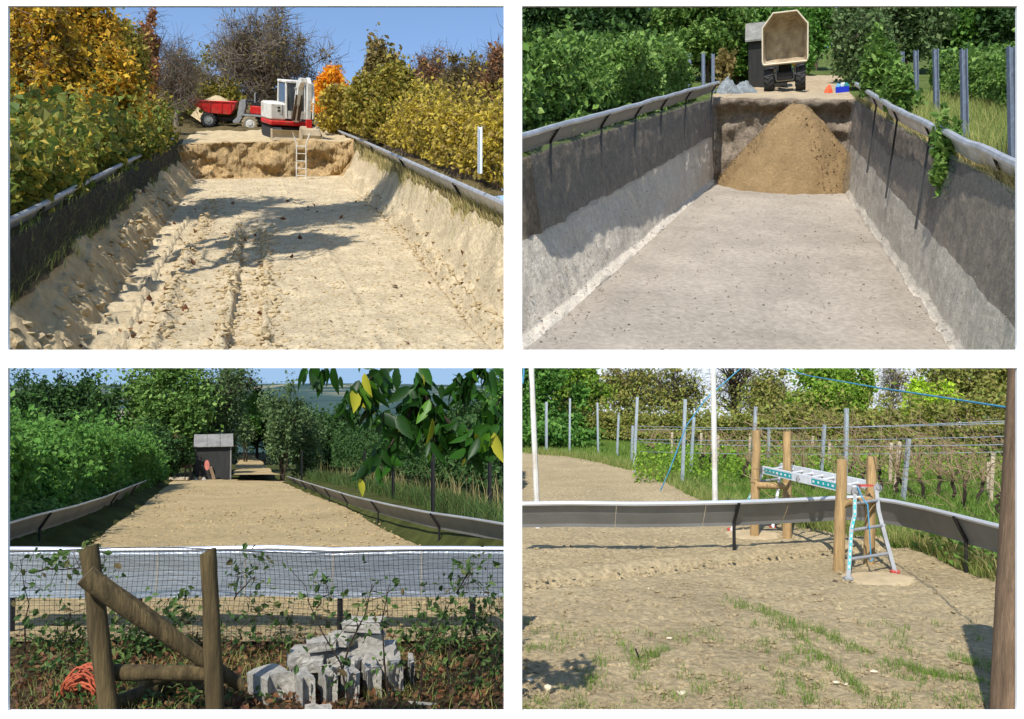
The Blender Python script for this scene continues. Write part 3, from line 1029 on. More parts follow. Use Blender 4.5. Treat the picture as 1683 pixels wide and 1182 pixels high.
# ================================================================ shared builders
def barrier(name, label, T, up, side, h, lean, rim, posts, plen, pr, group=None, sheet=None, rimm=None, joints=None, postm=None, armlen=1.0, ribs=0):
    """sheet-metal barrier: T = points of the top edge; side = point the sheet leans towards; posts = fractions along it"""
    T = np.asarray(T, float)
    T = T + rng.normal(size=T.shape) * h * (.04 if h > .5 else .016)
    up = np.asarray(up, float) / np.linalg.norm(up)
    root = empty(name, label, 'barrier', group, loc=T[0])
    o0 = T[0]
    seg = np.concatenate([[0], np.cumsum(np.linalg.norm(np.diff(T, axis=0), axis=1))])

    def at(f):
        s = f * seg[-1]
        p = np.array([np.interp(s, seg, T[:, k]) for k in range(3)])
        e = seg[-1] * 0.02
        q = np.array([np.interp(min(s + e, seg[-1]), seg, T[:, k]) - np.interp(max(s - e, 0), seg, T[:, k]) for k in range(3)])
        q /= np.linalg.norm(q)
        inw = np.cross(q, up)
        inw /= np.linalg.norm(inw)
        if inw @ (np.asarray(side) - p) < 0:
            inw = -inw
        return p, q, inw

    js = joints or [i / 6 for i in range(7)]
    for a, b in zip(js[:-1], js[1:]):
        rows = []
        for f in np.linspace(a + 0.0006, b - 0.0006, 9):
            p, q, inw = at(f)
            o = -inw * lean - up * h
            prof = [p - o0, p - o0 + o * 0.1 - inw * rim * .3, p - o0 + o * 0.5, p - o0 + o, p - o0 + o - up * h * .16 - inw * h * .03]
            if ribs:
                prof = [p - o0] + [p - o0 + o * t + (-inw) * h * .010 * (1 if k_ % 2 else -1) for k_, t in enumerate(np.linspace(.06, 1.14, ribs))]
            rows.append(prof)
        grid('sheet', np.array(rows), sheet or M_galv, parent=root, smooth=False)
        pts = [at(f)[0] - o0 + up * rim * .2 for f in np.linspace(a, b, 9)]
        mb = MB()
        mb.tube(pts, rim, 8)
        mb.build('rim', rimm or M_galv_up, root, smooth=True)
    for f in posts:
        p, q, inw = at(f)
        o = -inw * lean - up * h
        foot = p + o + inw * pr * 1.2 - o0
        mb = MB()
        mb.tube([p - o0 + o * (1 - armlen) + inw * pr * 1.5, foot, foot - up * plen], pr, 6)
        mb.build('post', postm or M_dark, root)
    return root


def pole(name, label, a, b, r, m, cat='post', group=None, section=None, n=8, cap=True):
    """a post from foot a to head b; section None = round, else (w, d) channel profile"""
    a, b = np.asarray(a, float), np.asarray(b, float)
    mb = MB()
    dv = Vector(tuple(b - a))
    if section is None:
        mb.tube([(0, 0, 0), dv * 0.5, dv * .985, dv], [r * 1.03, r, r, r * .8], n)
    else:
        w, t = section
        Mx = dv.to_track_quat('Z', 'Y').to_matrix()
        Lh = dv.length
        prof = [(-w, -t), (w, -t), (w, t), (w * .7, t), (w * .7, -t * .55), (-w * .7, -t * .55), (-w * .7, t), (-w, t)]
        vs = [Mx @ Vector((x, y, 0)) for x, y in prof] + [Mx @ Vector((x, y, Lh)) for x, y in prof]
        n_ = len(prof)
        fs = [(i, (i + 1) % n_, (i + 1) % n_ + n_, i + n_) for i in range(n_)]
        fs += [(0, 1, 2, 3, 4, 5, 6, 7)[::-1], tuple(range(8, 16))]
        mb.add(vs, fs)
    o = mb.build(name, m, smooth=section is None, label=label, cat=cat, group=group)
    o.location = Vector(tuple(a))
    return o


def colpt(pit, hf, px, d):
    """terrain point of a hill plot in image column px at depth d"""
    w_ = 0.4 * pit.H
    for _ in range(8):
        x = (px - CX) / F * d
        Mx = np.array([[pit.eu[0], pit.ev[0]], [pit.eu[2], pit.ev[2]]])
        rhs = np.array([x - (w_ - pit.H) * pit.n[0], d - (w_ - pit.H) * pit.n[2]])
        u, v = np.linalg.solve(Mx, rhs)
        w_ = hf(u, v)
    return u, v, w_


def prow(p):
    a, b = row_col(np.asarray(p, float)[None])
    return float(a[0]), float(b[0])


def wheel(mb_name, c, r, wd, tm, rm, root, lugs=0, hub=None, axis=(0, 1, 0)):
    """tyre with rounded shoulders (+ lugs) and a rim of its own; c = centre"""
    ax = Vector(axis)
    c = Vector(c)
    mb = MB()
    prof = [(-.5, .62), (-.5, .86), (-.36, .97), (0, 1.0), (.36, .97), (.5, .86), (.5, .62)]
    n = 24
    vs, fs = [], []
    e1 = ax.orthogonal().normalized()
    e2 = ax.cross(e1)
    for k in range(n):
        a = 2 * math.pi * k / n
        for y, q in prof:
            vs.append(c + ax * (y * wd) + (e1 * math.cos(a) + e2 * math.sin(a)) * (q * r))
    m_ = len(prof)
    for k in range(n):
        k2 = (k + 1) % n
        for j in range(m_ - 1):
            fs.append((k * m_ + j, k * m_ + j + 1, k2 * m_ + j + 1, k2 * m_ + j))
    mb.add(vs, fs)
    for k in range(lugs):
        for sgn in (-1, 1):
            a = 2 * math.pi * (k + (0.5 if sgn > 0 else 0)) / lugs
            rd = e1 * math.cos(a) + e2 * math.sin(a)
            tg = -e1 * math.sin(a) + e2 * math.cos(a)
            p0 = c + ax * (sgn * wd * .03) + rd * r * .99 + tg * r * 0.10
            p1 = c + ax * (sgn * wd * .5) + rd * r * .95 - tg * r * 0.10
            dv = p1 - p0
            up_ = rd * r * .07
            sd = dv.cross(up_).normalized() * r * .05
            q = [p0 - sd, p0 + sd, p1 + sd, p1 - sd]
            mb.add([v - up_ for v in q] + [v + up_ for v in q], [(0, 1, 2, 3), (4, 7, 6, 5), (0, 4, 5, 1), (1, 5, 6, 2), (2, 6, 7, 3), (3, 7, 4, 0)])
    w_ = mb.build('wheel', tm, root, smooth=True)
    mb = MB()
    mb.cyl(c, ax, r * .63, wd * .8, 20)
    mb.cyl(c, ax, r * .30, wd * 1.02, 14)
    mb.build('rim', rm, w_, smooth=True)
    return w_


def mound(name, m, foot, rx, ry, h, up, right, away, n=48, k=20, peak=1.15, rough=.05, seed=0, ridge=1.0, **kw):
    """heap of loose material: cone with a rounded top and uneven flanks, base at foot"""
    rr = np.linspace(0, 1, k)
    th = np.linspace(0, 2 * math.pi, n + 1)
    Rr, Tt = np.meshgrid(rr, th, indexing='ij')
    hh = h * (1 - np.sqrt(Rr ** 2 + 0.004) ** peak) / (1 - 0.004 ** (peak / 2))
    hh = hh + h * rough * 2 * fbm(np.cos(Tt) * Rr * 6 + 9, np.sin(Tt) * Rr * 6 + 9, seed) * (1 - Rr) ** .4
    Rj = Rr * (1 + 0.06 * np.sin(Tt * 3 + 1) + .12 * fbm(np.cos(Tt) * 2 + 5, np.sin(Tt) * 2 + 5, seed + 3))
    V = foot + (Rj * np.cos(Tt) * rx)[..., None] * right + (Rj * np.sin(Tt) * ry)[..., None] * away + (hh - h * .02)[..., None] * up
    kw2 = dict(kw)
    parent = kw2.pop('parent', None)
    o = grid(name, V - (foot if parent is None else 0), m, parent=parent, **kw2)
    if parent is None:
        o.location = Vector(tuple(foot))
    return o


UPA, UPB = vdir(A.n), vdir(B.n)
cA = A.W(0, 90, 0)
cB = B.W(-0.1 * HB, 80, 0)

# ================================================================ plot A: the autumn pit
wr = 0.472 * HA
T = [A.at(x, y, wr) for x, y in ((-40, 391), (13, 365), (70, 338), (150, 296), (220, 261), (285, 228))]
barrier('metal_barrier', 'pale metal barrier on the dark netted side of the rutted autumn pit', T, UPA, cA, 0.9, 0.5, 0.20, [.12, .3, .47, .63, .8, .97], 3.0, 0.13, group='barriers round the pits', sheet=M_galv_up)
T = [A.at(x, y, wr) for x, y in ((860, 350), (828, 335), (760, 305), (700, 279), (640, 252), (600, 234), (560, 217), (522, 201))]
barrier('metal_barrier', 'pale metal barrier below the yellow hedge of the rutted autumn pit', T, UPA, cA, 0.95, 0.5, 0.22, [.1, .25, .4, .55, .7, .85], 3.0, 0.13, group='barriers round the pits', sheet=M_galv_up)


def netsheet(name, label, top_pts, bot_pts, m, fold=0.3, seed=0, rows=14, cols=120):
    top_pts, bot_pts = np.asarray(top_pts, float), np.asarray(bot_pts, float)
    f = np.linspace(0, 1, cols)
    ip = lambda Pp: np.stack([np.interp(f, np.linspace(0, 1, len(Pp)), Pp[:, k]) for k in range(3)], -1)
    a, b = ip(top_pts), ip(bot_pts)
    t = np.linspace(0, 1, rows)[:, None, None]
    V = a[None] + (b - a)[None] * t
    ph = fbm(f * 40, f * 0, seed)[None, :] + .5 * fbm(f * 110, f * 0, seed + 1)[None, :]
    V[..., 0] += ph * fold * (0.3 + t[..., 0])
    V[..., 1] += ph * fold * .4 * (0.3 + t[..., 0])
    return grid(name, V - top_pts[0], m, label=label, cat='netting'), top_pts[0]


def net_material(name, col, alpha, sc):
    m = mat(name, col, rough=0.8, noise=(sc, 0.3))
    nt_ = m.node_tree
    b_ = nt_.nodes['Principled BSDF']
    tc_ = nt_.nodes.new('ShaderNodeTexCoord')
    n_ = nt_.nodes.new('ShaderNodeTexNoise')
    n_.inputs['Scale'].default_value = sc * 2
    n_.inputs['Detail'].default_value = 8
    nt_.links.new(tc_.outputs['Object'], n_.inputs['Vector'])
    r_2 = nt_.nodes.new('ShaderNodeMapRange')
    r_2.inputs['From Min'].default_value = 0.3
    r_2.inputs['From Max'].default_value = 0.7
    r_2.inputs['To Min'].default_value = max(0, alpha - .16)
    r_2.inputs['To Max'].default_value = min(1, alpha + .16)
    nt_.links.new(n_.outputs['Fac'], r_2.inputs['Value'])
    nt_.links.new(r_2.outputs[0], b_.inputs['Alpha'])
    return m


M_netA = net_material('dark_bank_net', (0.02, 0.022, 0.02, 1), 0.62, 2.0)
M_netB = net_material('grey_bank_net', (0.27, 0.28, 0.27, 1), 0.24, 6.0)
tp = [A.W(-1.03 * HA, v, .44 * HA) for v in (44, 70, 100, vbA - 1)]
bt = [A.W(-0.995 * HA, v, .21 * HA) for v in (44, 70, 100, vbA - 1)]
o, org = netsheet('netting', 'dark netting hung below the barrier beside the crawler track', tp, bt, M_netA, fold=.5)
o.location = Vector(tuple(org))

# hedges
pth = [A.W(-1.55 * HA, v, .42 * HA) for v in (42, 56, 75, 100, 128, vbA + 8)]
hedge('vine_hedge', 'broad hedge smothered in large green and yellow vine leaves beside the pit', pth, .78 * HA, np.array([.27, .28, .29, .30, .30, .25]) * HA, 70000, 0.50, L_vine, M_core, lim=dict(maxx=836, maxrow=590), seed=3, lumpscale=5, lump=.5, fold=True, spray=2.2)
pth = [A.W(1.68 * HA, v, .40 * HA) for v in (52, 70, 95, 130, 170, 215)]
hedge('autumn_hedge', 'yellow and brown hedge of dry climbers above the sandy pit bank', pth, .72 * HA, np.array([.52, .50, .48, .47, .46, .44]) * HA, 90000, 0.38, L_yhedge, M_bark, lim=dict(maxx=836, maxrow=590), seed=5, lumpscale=6, lump=.45, spray=2.0)


def treeA(name, label, px, d, ytop, wpx, n, ls, lm, bm, ch=.58, rzf=.42, **kw):
    u, v, w_ = colpt(A, hA, px, d)
    b_ = A.W(u, v, w_)
    row = prow(b_)[1]
    h = (row - ytop) / F * d
    rx = wpx / F * d
    kw.setdefault('tr', h * .022)
    return tree(name, label, b_, h, (ch, rx, rx * .8, h * rzf), n, ls, lm, bm, lim=dict(maxx=838, maxrow=590), **kw)


treeA('maple_tree', 'tall yellow tree with pale slender stems at the far corner of the hedge', 62, 118, -6, 70, 10260, 0.54, L_yel, M_barkg, twigs=10, twig_r=.05, twig_len=4, nclump=60, trunk_top=.9)
treeA('maple_tree', 'broad golden yellow tree with a dark forked trunk behind the vine hedge', 145, 128, -4, 66, 10830, 0.54, L_yel, M_barkd, twigs=10, twig_r=.05, twig_len=4, nclump=60)
treeA('lime_tree', 'yellow-green tree turning orange beside the golden tree', 203, 138, 40, 42, 9310, 0.54, L_olive, M_bark, twigs=6, twig_r=.05, twig_len=3.5)
treeA('maple_tree', 'low bright yellow sapling leaning out over the vine hedge', 185, 112, 88, 40, 5130, 0.50, L_yel, M_bark, ch=.62, rzf=.38)
treeA('oak_tree', 'russet brown tree with thinning leaves against the blue sky', 236, 165, 40, 30, 4332, 0.58, L_brown, M_bark, twigs=16, twig_r=.05, twig_len=4.5)
treeA('bare_tree', 'leafless grey tree standing in the gap of blue sky', 290, 200, 76, 34, 150, 0.50, L_brown, M_barkg, twigs=30, twig_r=.05, twig_len=5, nclump=45, ch=.62)
treeA('hazel_bush', 'yellow-green bush behind the red dump truck', 313, 226, 104, 34, 9880, 0.54, L_vine, M_bark, stems=4, ch=.52, rzf=.48, twigs=5, twig_r=.05, twig_len=3.5)
treeA('hazel_bush', 'small yellow bush beside the heap of soil', 286, 232, 132, 26, 5700, 0.50, L_yhedge, M_bark, stems=4, ch=.5, rzf=.46)
treeA('walnut_tree', 'wide old tree with tangled bare branches behind the excavator', 428, 225, 40, 92, 3000, 0.58, L_dryol, M_barkg, twigs=46, twig_r=.07, twig_len=7, nclump=95, ch=.62, rzf=.42, tr=1.1, crad=.16, shell=.35)
treeA('hazel_bush', 'olive bush under the wide old tree', 366, 215, 122, 36, 8740, 0.58, L_olive, M_bark, stems=4, ch=.5, rzf=.46)
treeA('cherry_sapling', 'small bright orange tree glowing behind the white cab', 545, 200, 112, 27, 6840, 0.58, L_orange, M_bark, ch=.6, rzf=.4)
treeA('hazel_bush', 'low yellow bush at the foot of the orange tree', 567, 178, 140, 44, 12350, 0.50, L_yhedge, M_bark, stems=5, ch=.48, rzf=.48)
treeA('bare_sapling', 'thin leafless sapling rising above the orange tree', 548, 212, 86, 14, 60, 0.50, L_brown, M_barkg, twigs=12, twig_r=.05, twig_len=3)
treeA('poplar_tree', 'tall narrow olive tree standing above the yellow hedge', 627, 140, 84, 28, 9880, 0.54, L_dryol, M_bark, ch=.55, rzf=.48, nclump=50, twigs=4, twig_r=.05, twig_len=3, trunk_top=.95)
treeA('elder_bush', 'dark green bush wrapped round the foot of the tall narrow tree', 632, 134, 122, 50, 17100, 0.50, L_olive, M_barkd, stems=5, ch=.5, rzf=.46)
treeA('bare_tree', 'purplish bare thicket tree behind the yellow hedge', 705, 215, 94, 36, 2850, 0.58, L_brown, M_bark, twigs=26, twig_r=.06, twig_len=5, nclump=50, stems=4)
treeA('bare_tree', 'brown bare thicket tree with a few yellow leaves behind the hedge', 765, 200, 94, 46, 4940, 0.58, L_dryol, M_bark, twigs=26, twig_r=.06, twig_len=5, nclump=50, stems=4)
treeA('bare_tree', 'tallest russet thicket tree at the end of the yellow hedge', 822, 185, 82, 34, 4940, 0.58, L_brown, M_bark, twigs=26, twig_r=.06, twig_len=5, nclump=46, stems=4)
treeA('elder_bush', 'dark olive bush in the thicket behind the hedge', 690, 160, 128, 34, 7980, 0.50, L_olive, M_barkd, stems=4, ch=.5, rzf=.46)

pole('metal_post', 'slim grey metal post standing in the yellow hedge', A.at(701, 262, .42 * HA), A.at(701, 262, .42 * HA) + np.array([0, 0, 3.6]), .2, M_galv, group='metal posts in the autumn hedge', section=(.22, .16))
q = P(789, 285, 60)
pole('metal_post', 'thick pale metal post close to the barrier in the yellow hedge', q, q + np.array([0, 0, 3.3]), .2, M_galv, group='metal posts in the autumn hedge', section=(.16, .14))

# clods and fallen leaves
def clipA(C, sz, **kw):
    px, py = row_col(C)
    k = (py < 588) & (px < 838)
    return C[k], np.asarray(sz)[k]


uu = np.concatenate([rng.normal(-0.135 + s_ * .09, .05, 420) for s_ in (-1, 1)] + [rng.normal(-0.50, .05, 420), rng.normal(-.90, .05, 260), rng.normal(.97, .05, 520), rng.uniform(-.6, .98, 6500)]) * HA
vv = np.concatenate([rng.uniform(45, 95, 840), rng.uniform(43, 120, 420 + 260), rng.uniform(43, 120, 520), np.exp(rng.uniform(math.log(43), math.log(vbA), 6500))])
ww = np.interp(uu, cu, cw) + pitA_detail(uu, vv)
sz = np.concatenate([rng.uniform(.06, .3, 840), rng.uniform(.06, .34, 420), rng.uniform(.1, .6, 260) ** 1.3, rng.uniform(.06, .26, 520), rng.uniform(.03, .13, 6500)])
link('soil_clods', rocks_mesh('soil_clods', *clipA(A.W(uu, vv, ww), sz), M_sand1b), kind='stuff', label='crumbled clods of pale soil along the ruts', cat='clods')
uu, vv = rng.uniform(-1.0, 1.1, 130) * HA, np.exp(rng.uniform(math.log(43), math.log(120), 130))
uu[:70] = rng.normal(-.68, .12, 70) * HA
C = A.W(uu, vv, np.interp(uu, cu, cw) + pitA_detail(uu, vv) + .12)
link('fallen_leaves', leaves_mesh('fallen_leaves', cull(C, maxx=838, maxrow=586), .34, L_red, up_bias=1.5), kind='stuff', label='fallen brown leaves strewn over the crawler track', cat='leaves')
# dry weeds on the bank under the barrier and along its rim
uu, vv = rng.normal(1.19, .025, 5000) * HA, np.exp(rng.uniform(math.log(50), math.log(vbA + 20), 5000))
link('dry_grass', grass_mesh('dry_grass', cull(A.W(uu, vv, np.interp(uu, cu, cw)), maxx=836, maxrow=588), .95, .03, L_dry), kind='stuff', label='dry grass hanging over the pit bank below the barrier', cat='grass')
uu, vv = rng.normal(-1.03, .02, 2200) * HA, np.exp(rng.uniform(math.log(44), math.log(vbA + 6), 2200))
link('bank_weeds', grass_mesh('bank_weeds', cull(A.W(uu, vv, np.interp(uu, cu, cw)), maxx=836, maxrow=588), .7, .035, L_gdry), kind='stuff', label='weeds along the dark netted bank', cat='weeds')

# ladder against the cut
u0, v0_ = A.hit(495, 294, 0)
Ml = face_m(A.W(u0, v0_ - .6, 0.1), tilt=12, scale=sA)
lad = empty('ladder', 'white metal ladder with flared grab rails leaning on the cut earth', 'ladder', m=Ml)
for sx in (-1, 1):
    mb = MB()
    mb.tube([(sx * .17, -.1, 0), (sx * .165, .0, 1.05), (sx * .17, .05, 1.25), (sx * .30, .08, 1.62)], .024, 8)
    mb.build('rail', M_mwhite, lad, smooth=True)
for k in range(5):
    mb = MB()
    z = .12 + k * .26
    mb.tube([(-.17, -.1 + z * .1, z), (.17, -.1 + z * .1, z)], .018, 6)
    mb.build('rung', M_mwhite, lad)

# red site dumper, side on
dD = 206.0
u, v, w_ = colpt(A, hA, 378, dD)
Md = face_m(A.W(u, v, .425 * HA + .1), tilt=3, scale=4.72, yaw=-6)
dm = empty('dump_truck', 'red and grey site dumper loaded with sand, seen from its side', 'dump truck', m=Md)
for y in (-.52, .52):
    wheel('wheel', (-.97, y, .36), .37, .3, M_rubber, M_mgrey, dm, lugs=14)
    wheel('wheel', (1.03, y, .38), .39, .3, M_dustrub, M_mwhite, dm, lugs=14)
mb = MB()
sk = [(-1.84, 1.22), (-1.70, 1.02), (-1.30, .86), (-1.03, .70), (.06, .70), (.25, .97), (.34, 1.32)]
inn = [(-1.74, 1.24), (-1.62, 1.08), (-1.25, .92), (-1.0, .76), (.03, .76), (.20, 1.0), (.28, 1.33)]
mb.prism(sk + inn[::-1], -.62, .62)
mb.prism(sk, -.66, -.60)
mb.prism(sk, .60, .66)
skp = mb.build('skip', M_red, dm)
mb = MB()
mb.tube([(-1.84, -.67, 1.22), (.34, -.67, 1.32), (.34, .67, 1.32), (-1.84, .67, 1.22), (-1.84, -.67, 1.22)], .035, 6)
mb.build('rim', M_red, skp)
for x in (-.9, -.35, .1):
    mb = MB()
    mb.box((x, -.675, 1.0), (.06, .03, .5))
    mb.build('rib', M_red, skp)
V = mound('load', M_sand1b, np.array([-.62, 0, 1.15]), .95, .6, .42, np.array([0, 0, 1.0]), np.array([1.0, 0, 0]), np.array([0, 1.0, 0]), n=28, k=10, rough=.1, seed=4, parent=dm)
mb = MB()
mb.bbox((-.1, 0, .46), (2.1, .55, .22), .03)
mb.bbox((1.25, 0, .52), (1.25, .8, .3), .03)
mb.cyl((-.97, 0, .36), (0, 1, 0), .09, 1.0, 10)
mb.cyl((1.03, 0, .38), (0, 1, 0), .09, 1.0, 10)
mb.build('chassis', M_mblack, dm)
mb = MB()
gp = [(.52, 1.38), (.62, 1.50), (.80, 1.46), (.82, 1.20), (.66, .62), (.50, .34), (.22, .30), (.20, .40), (.40, .62)]
mb.prism(gp, -.62, -.52)
mb.prism(gp, .52, .62)
mb.bbox((.72, 0, 1.0), (.08, 1.1, .8), .02)
mb.build('leg_shield', M_mgrey, dm)
mb = MB()
mb.prism([(.58, .70), (.66, .80), (1.86, .80), (1.86, .58), (1.76, .58), (1.70, .72)], -.68, -.30)
mb.prism([(.58, .70), (.66, .80), (1.86, .80), (1.86, .58), (1.76, .58), (1.70, .72)], .30, .68)
mb.build('mudguard', M_mgrey, dm)
mb = MB()
mb.bbox((1.40, 0, 1.02), (.76, .9, .42), .05)
hood = mb.build('engine_hood', M_red, dm)
mb = MB()
mb.prism([(1.05, 1.235), (1.80, 1.235), (1.72, 1.32), (1.12, 1.40)], -.42, .42)
mb.build('hood_cover', M_mblack, hood)
mb = MB()
mb.bbox((1.05, 0, 1.42), (.42, .5, .12), .03)
mb.bbox((1.26, 0, 1.62), (.12, .5, .42), .03)
mb.build('seat', M_mblack, dm)
mb = MB()
mb.tube([(.66, 0, 1.2), (.84, 0, 1.5)], .025, 6)
ring = [(.84 + .06 * math.cos(a), .17 * math.sin(a), 1.5 + .14 * math.cos(a)) for a in np.linspace(0, 2 * math.pi, 14)]
mb.tube(ring, .016, 5)
mb.build('steering_wheel', M_mblack, dm)
mb = MB()
mb.tube([(1.25, -.38, .8), (1.25, -.38, 1.85), (1.25, .38, 1.85), (1.25, .38, .8)], .035, 8)
mb.build('roll_bar', M_mgrey, dm, smooth=True)

# mini excavator
dE = 159.0
u, v, w_ = colpt(A, hA, 472, dE)
Me = face_m(A.W(u, v, .425 * HA + .05), tilt=5, scale=4.6, yaw=17)
ex = empty('excavator', 'white and red mini excavator parked at the edge of the cut', 'excavator', m=Me)
for x in (-.62, .55):
    mb = MB()
    pr_ = []
    for a in np.linspace(math.pi / 2, 3 * math.pi / 2, 9):
        pr_.append((-.75 + .22 * math.cos(a), .23 + .22 * math.sin(a)))
    for a in np.linspace(-math.pi / 2, math.pi / 2, 9):
        pr_.append((.75 + .22 * math.cos(a), .23 + .22 * math.sin(a)))
    Mr = Matrix.Rotation(math.pi / 2, 4, 'Z')
    mb.prism(pr_, -.15, .15, M=Matrix.Translation((x, 0, 0)) @ Mr)
    mb.build('crawler_track', M_rubber, ex)
mb = MB()
mb.bbox((-.03, 0, .36), (1.0, .9, .26), .03)
mb.cyl((-.03, 0, .52), (0, 0, 1), .38, .14, 24)
mb.build('undercarriage', M_mblack, ex)
mb = MB()
bl = []
for k in range(8):
    a = -0.9 + k * 0.24
    bl.append((.08 * math.cos(a * 2), .02 + k * .055))
prof = [(y - 1.22, z) for y, z in bl] + [(y - 1.16, z) for y, z in bl[::-1]]
Mz = Matrix.Rotation(math.pi / 2, 4, 'Z')
mb.prism([(y, z) for y, z in prof], -.72, .95, M=Mz)
mb.box((-.94, -1.10, .22), (.04, .2, .42))
mb.box((.71, -1.10, .22), (.04, .2, .42))
bd = mb.build('dozer_blade', M_dirtysteel, ex)
for x in (-.45, .25):
    mb = MB()
    mb.box((x, -.80, .25), (.1, .62, .1))
    mb.build('blade_arm', M_red, ex)
mb = MB()
mb.bbox((-.14, .05, .62), (1.44, 1.4, .18), .05)
mb.build('base_skirt', M_red, ex)
mb = MB()
mb.bbox((-.52, .1, 1.05), (.68, 1.3, .68), .07)
cov = mb.build('engine_cover', M_mwhite, ex)
mb = MB()
mb.box((-.50, -.56, 1.20), (.1, .03, .06))
mb.box((-.50, -.56, 1.08), (.1, .03, .06))
mb.box((-.36, -.56, 1.12), (.015, .02, .4))
mb.build('vent', M_mblack, cov)
mb = MB()
for x, y in ((-.20, -.55), (.56, -.55), (-.20, .55), (.56, .55)):
    mb.tube([(x, y, .8), (x * .98, y * .96, 1.6), (x * .94, y * .9, 2.16)], .045, 6)
mb.bbox((.18, 0, 2.2), (.84, 1.14, .1), .04)
mb.box((.18, -.55, .95), (.74, .04, .3))
mb.box((.18, .55, 1.0), (.74, .04, .4))
mb.box((-.20, 0, 1.0), (.04, 1.08, .4))
mb.box((.56, 0, 1.0), (.04, 1.08, .4))
cab = mb.build('cab', M_mwhite, ex)
for (c, d_) in (((.18, -.535, 1.62), (.68, .012, 1.0)), ((.18, .535, 1.66), (.68, .012, .9)), ((-.19, 0, 1.66), (.012, .98, .92)), ((.55, 0, 1.66), (.012, .98, .92))):
    mb = MB()
    mb.box(c, d_)
    mb.build('window', M_glass, cab)
# boom, dipper and bucket in front of the cab
def beam(pts, wd, m, name, root, x0):
    """flat sided beam: pts (y, z, half depth)"""
    mb = MB()
    vs, fs = [], []
    for i, (y, z, hd) in enumerate(pts):
        y0, z0 = pts[max(i - 1, 0)][:2]
        y1, z1 = pts[min(i + 1, len(pts) - 1)][:2]
        t = Vector((0, y1 - y0, z1 - z0)).normalized()
        nn = Vector((0, -t.z, t.y)) * hd
        for sx, sg in ((-1, -1), (1, -1), (1, 1), (-1, 1)):
            vs.append(Vector((x0 + sx * wd / 2, y, z)) + nn * sg)
    for i in range(len(pts) - 1):
        for k in range(4):
            j = (k + 1) % 4
            fs.append((i * 4 + k, i * 4 + j, i * 4 + 4 + j, i * 4 + 4 + k))
    n_ = len(pts) * 4
    fs += [(3, 2, 1, 0), (n_ - 4, n_ - 3, n_ - 2, n_ - 1)]
    mb.add(vs, fs)
    return mb.build(name, m, root)


beam([(-.62, .72, .10), (-.80, 1.2, .14), (-.98, 1.75, .17), (-1.12, 2.12, .16), (-1.42, 2.30, .11), (-1.60, 2.32, .07)], .20, M_mwhite, 'boom', ex, .16)
beam([(-1.50, 2.36, .09), (-1.66, 2.2, .12), (-1.66, 1.6, .10), (-1.62, .85, .06)], .14, M_mwhite, 'dipper_arm', ex, .34)
mb = MB()
mb.tube([(.02, -.72, .78), (.02, -1.0, 1.35)], .075, 10)
mb.tube([(.02, -1.0, 1.35), (.02, -1.14, 1.75)], .04, 8)
mb.tube([(.22, -.72, .78), (.22, -1.0, 1.35)], .075, 10)
mb.tube([(.22, -1.0, 1.35), (.22, -1.14, 1.75)], .04, 8)
mb.build('lift_ram', M_bark, ex, smooth=True)
mb = MB()
mb.tube([(.50, -1.58, 2.2), (.50, -1.75, 1.5)], .06, 8)
mb.tube([(.50, -1.75, 1.5), (.48, -1.74, .9)], .03, 8)
mb.build('crowd_ram', M_mwhite, ex, smooth=True)
mb = MB()
bp = [(0.0, .62), (-.16, .5), (-.26, .3), (-.22, .08), (-.02, 0.0), (.20, .05), (.14, .10), (0, .08), (-.14, .16), (-.17, .3), (-.08, .46), (.05, .55)]
Mb_ = Matrix.Translation((.40, -1.62, 0)) @ Matrix.Rotation(math.pi / 2, 4, 'Z')
mb.prism(bp, -.36, .36, M=Mb_)
bk = [(0.0, .62), (-.16, .5), (-.26, .3), (-.22, .08), (-.02, 0.0), (.20, .05), (.22, .3), (.12, .55)]
mb.prism(bk, -.37, -.33, M=Mb_)
mb.prism(bk, .33, .37, M=Mb_)
mb.build('bucket', M_dirtysteel, ex)
mb = MB()
mb.box((.36, -1.62, .72), (.2, .16, .32))
mb.box((.36, -1.5, .62), (.12, .3, .1))
mb.build('bucket_link', M_red, ex)
mb = MB()
mb.tube([(.66, -.5, .85), (.70, -.52, 1.6)], .02, 6)
mb.bbox((.71, -.53, 1.66), (.14, .03, .22), .01)
mb.build('mirror', M_mwhite, ex)

# hoses along the boom, lamp and grab rail
mb = MB()
for k_ in range(3):
    mb.tube([(.05 + k_ * .07, -.70, .95), (.05 + k_ * .06, -.86, 1.5), (.10 + k_ * .05, -.98, 2.05), (.18 + k_ * .05, -1.3, 2.46), (.30 + k_ * .03, -1.62, 2.3), (.32 + k_ * .03, -1.74, 1.9)], .016, 5)
mb.build('hose', M_mblack, ex, smooth=True, kind='stuff')
mb = MB()
mb.bbox((.02, -1.02, 1.98), (.10, .06, .08), .015)
mb.build('work_lamp', M_mgrey, ex)
mb = MB()
mb.tube([(-.18, -.60, .9), (-.18, -.64, 1.0), (-.17, -.62, 1.7), (-.17, -.58, 1.78)], .013, 5)
mb.build('grab_rail', M_mblack, ex)

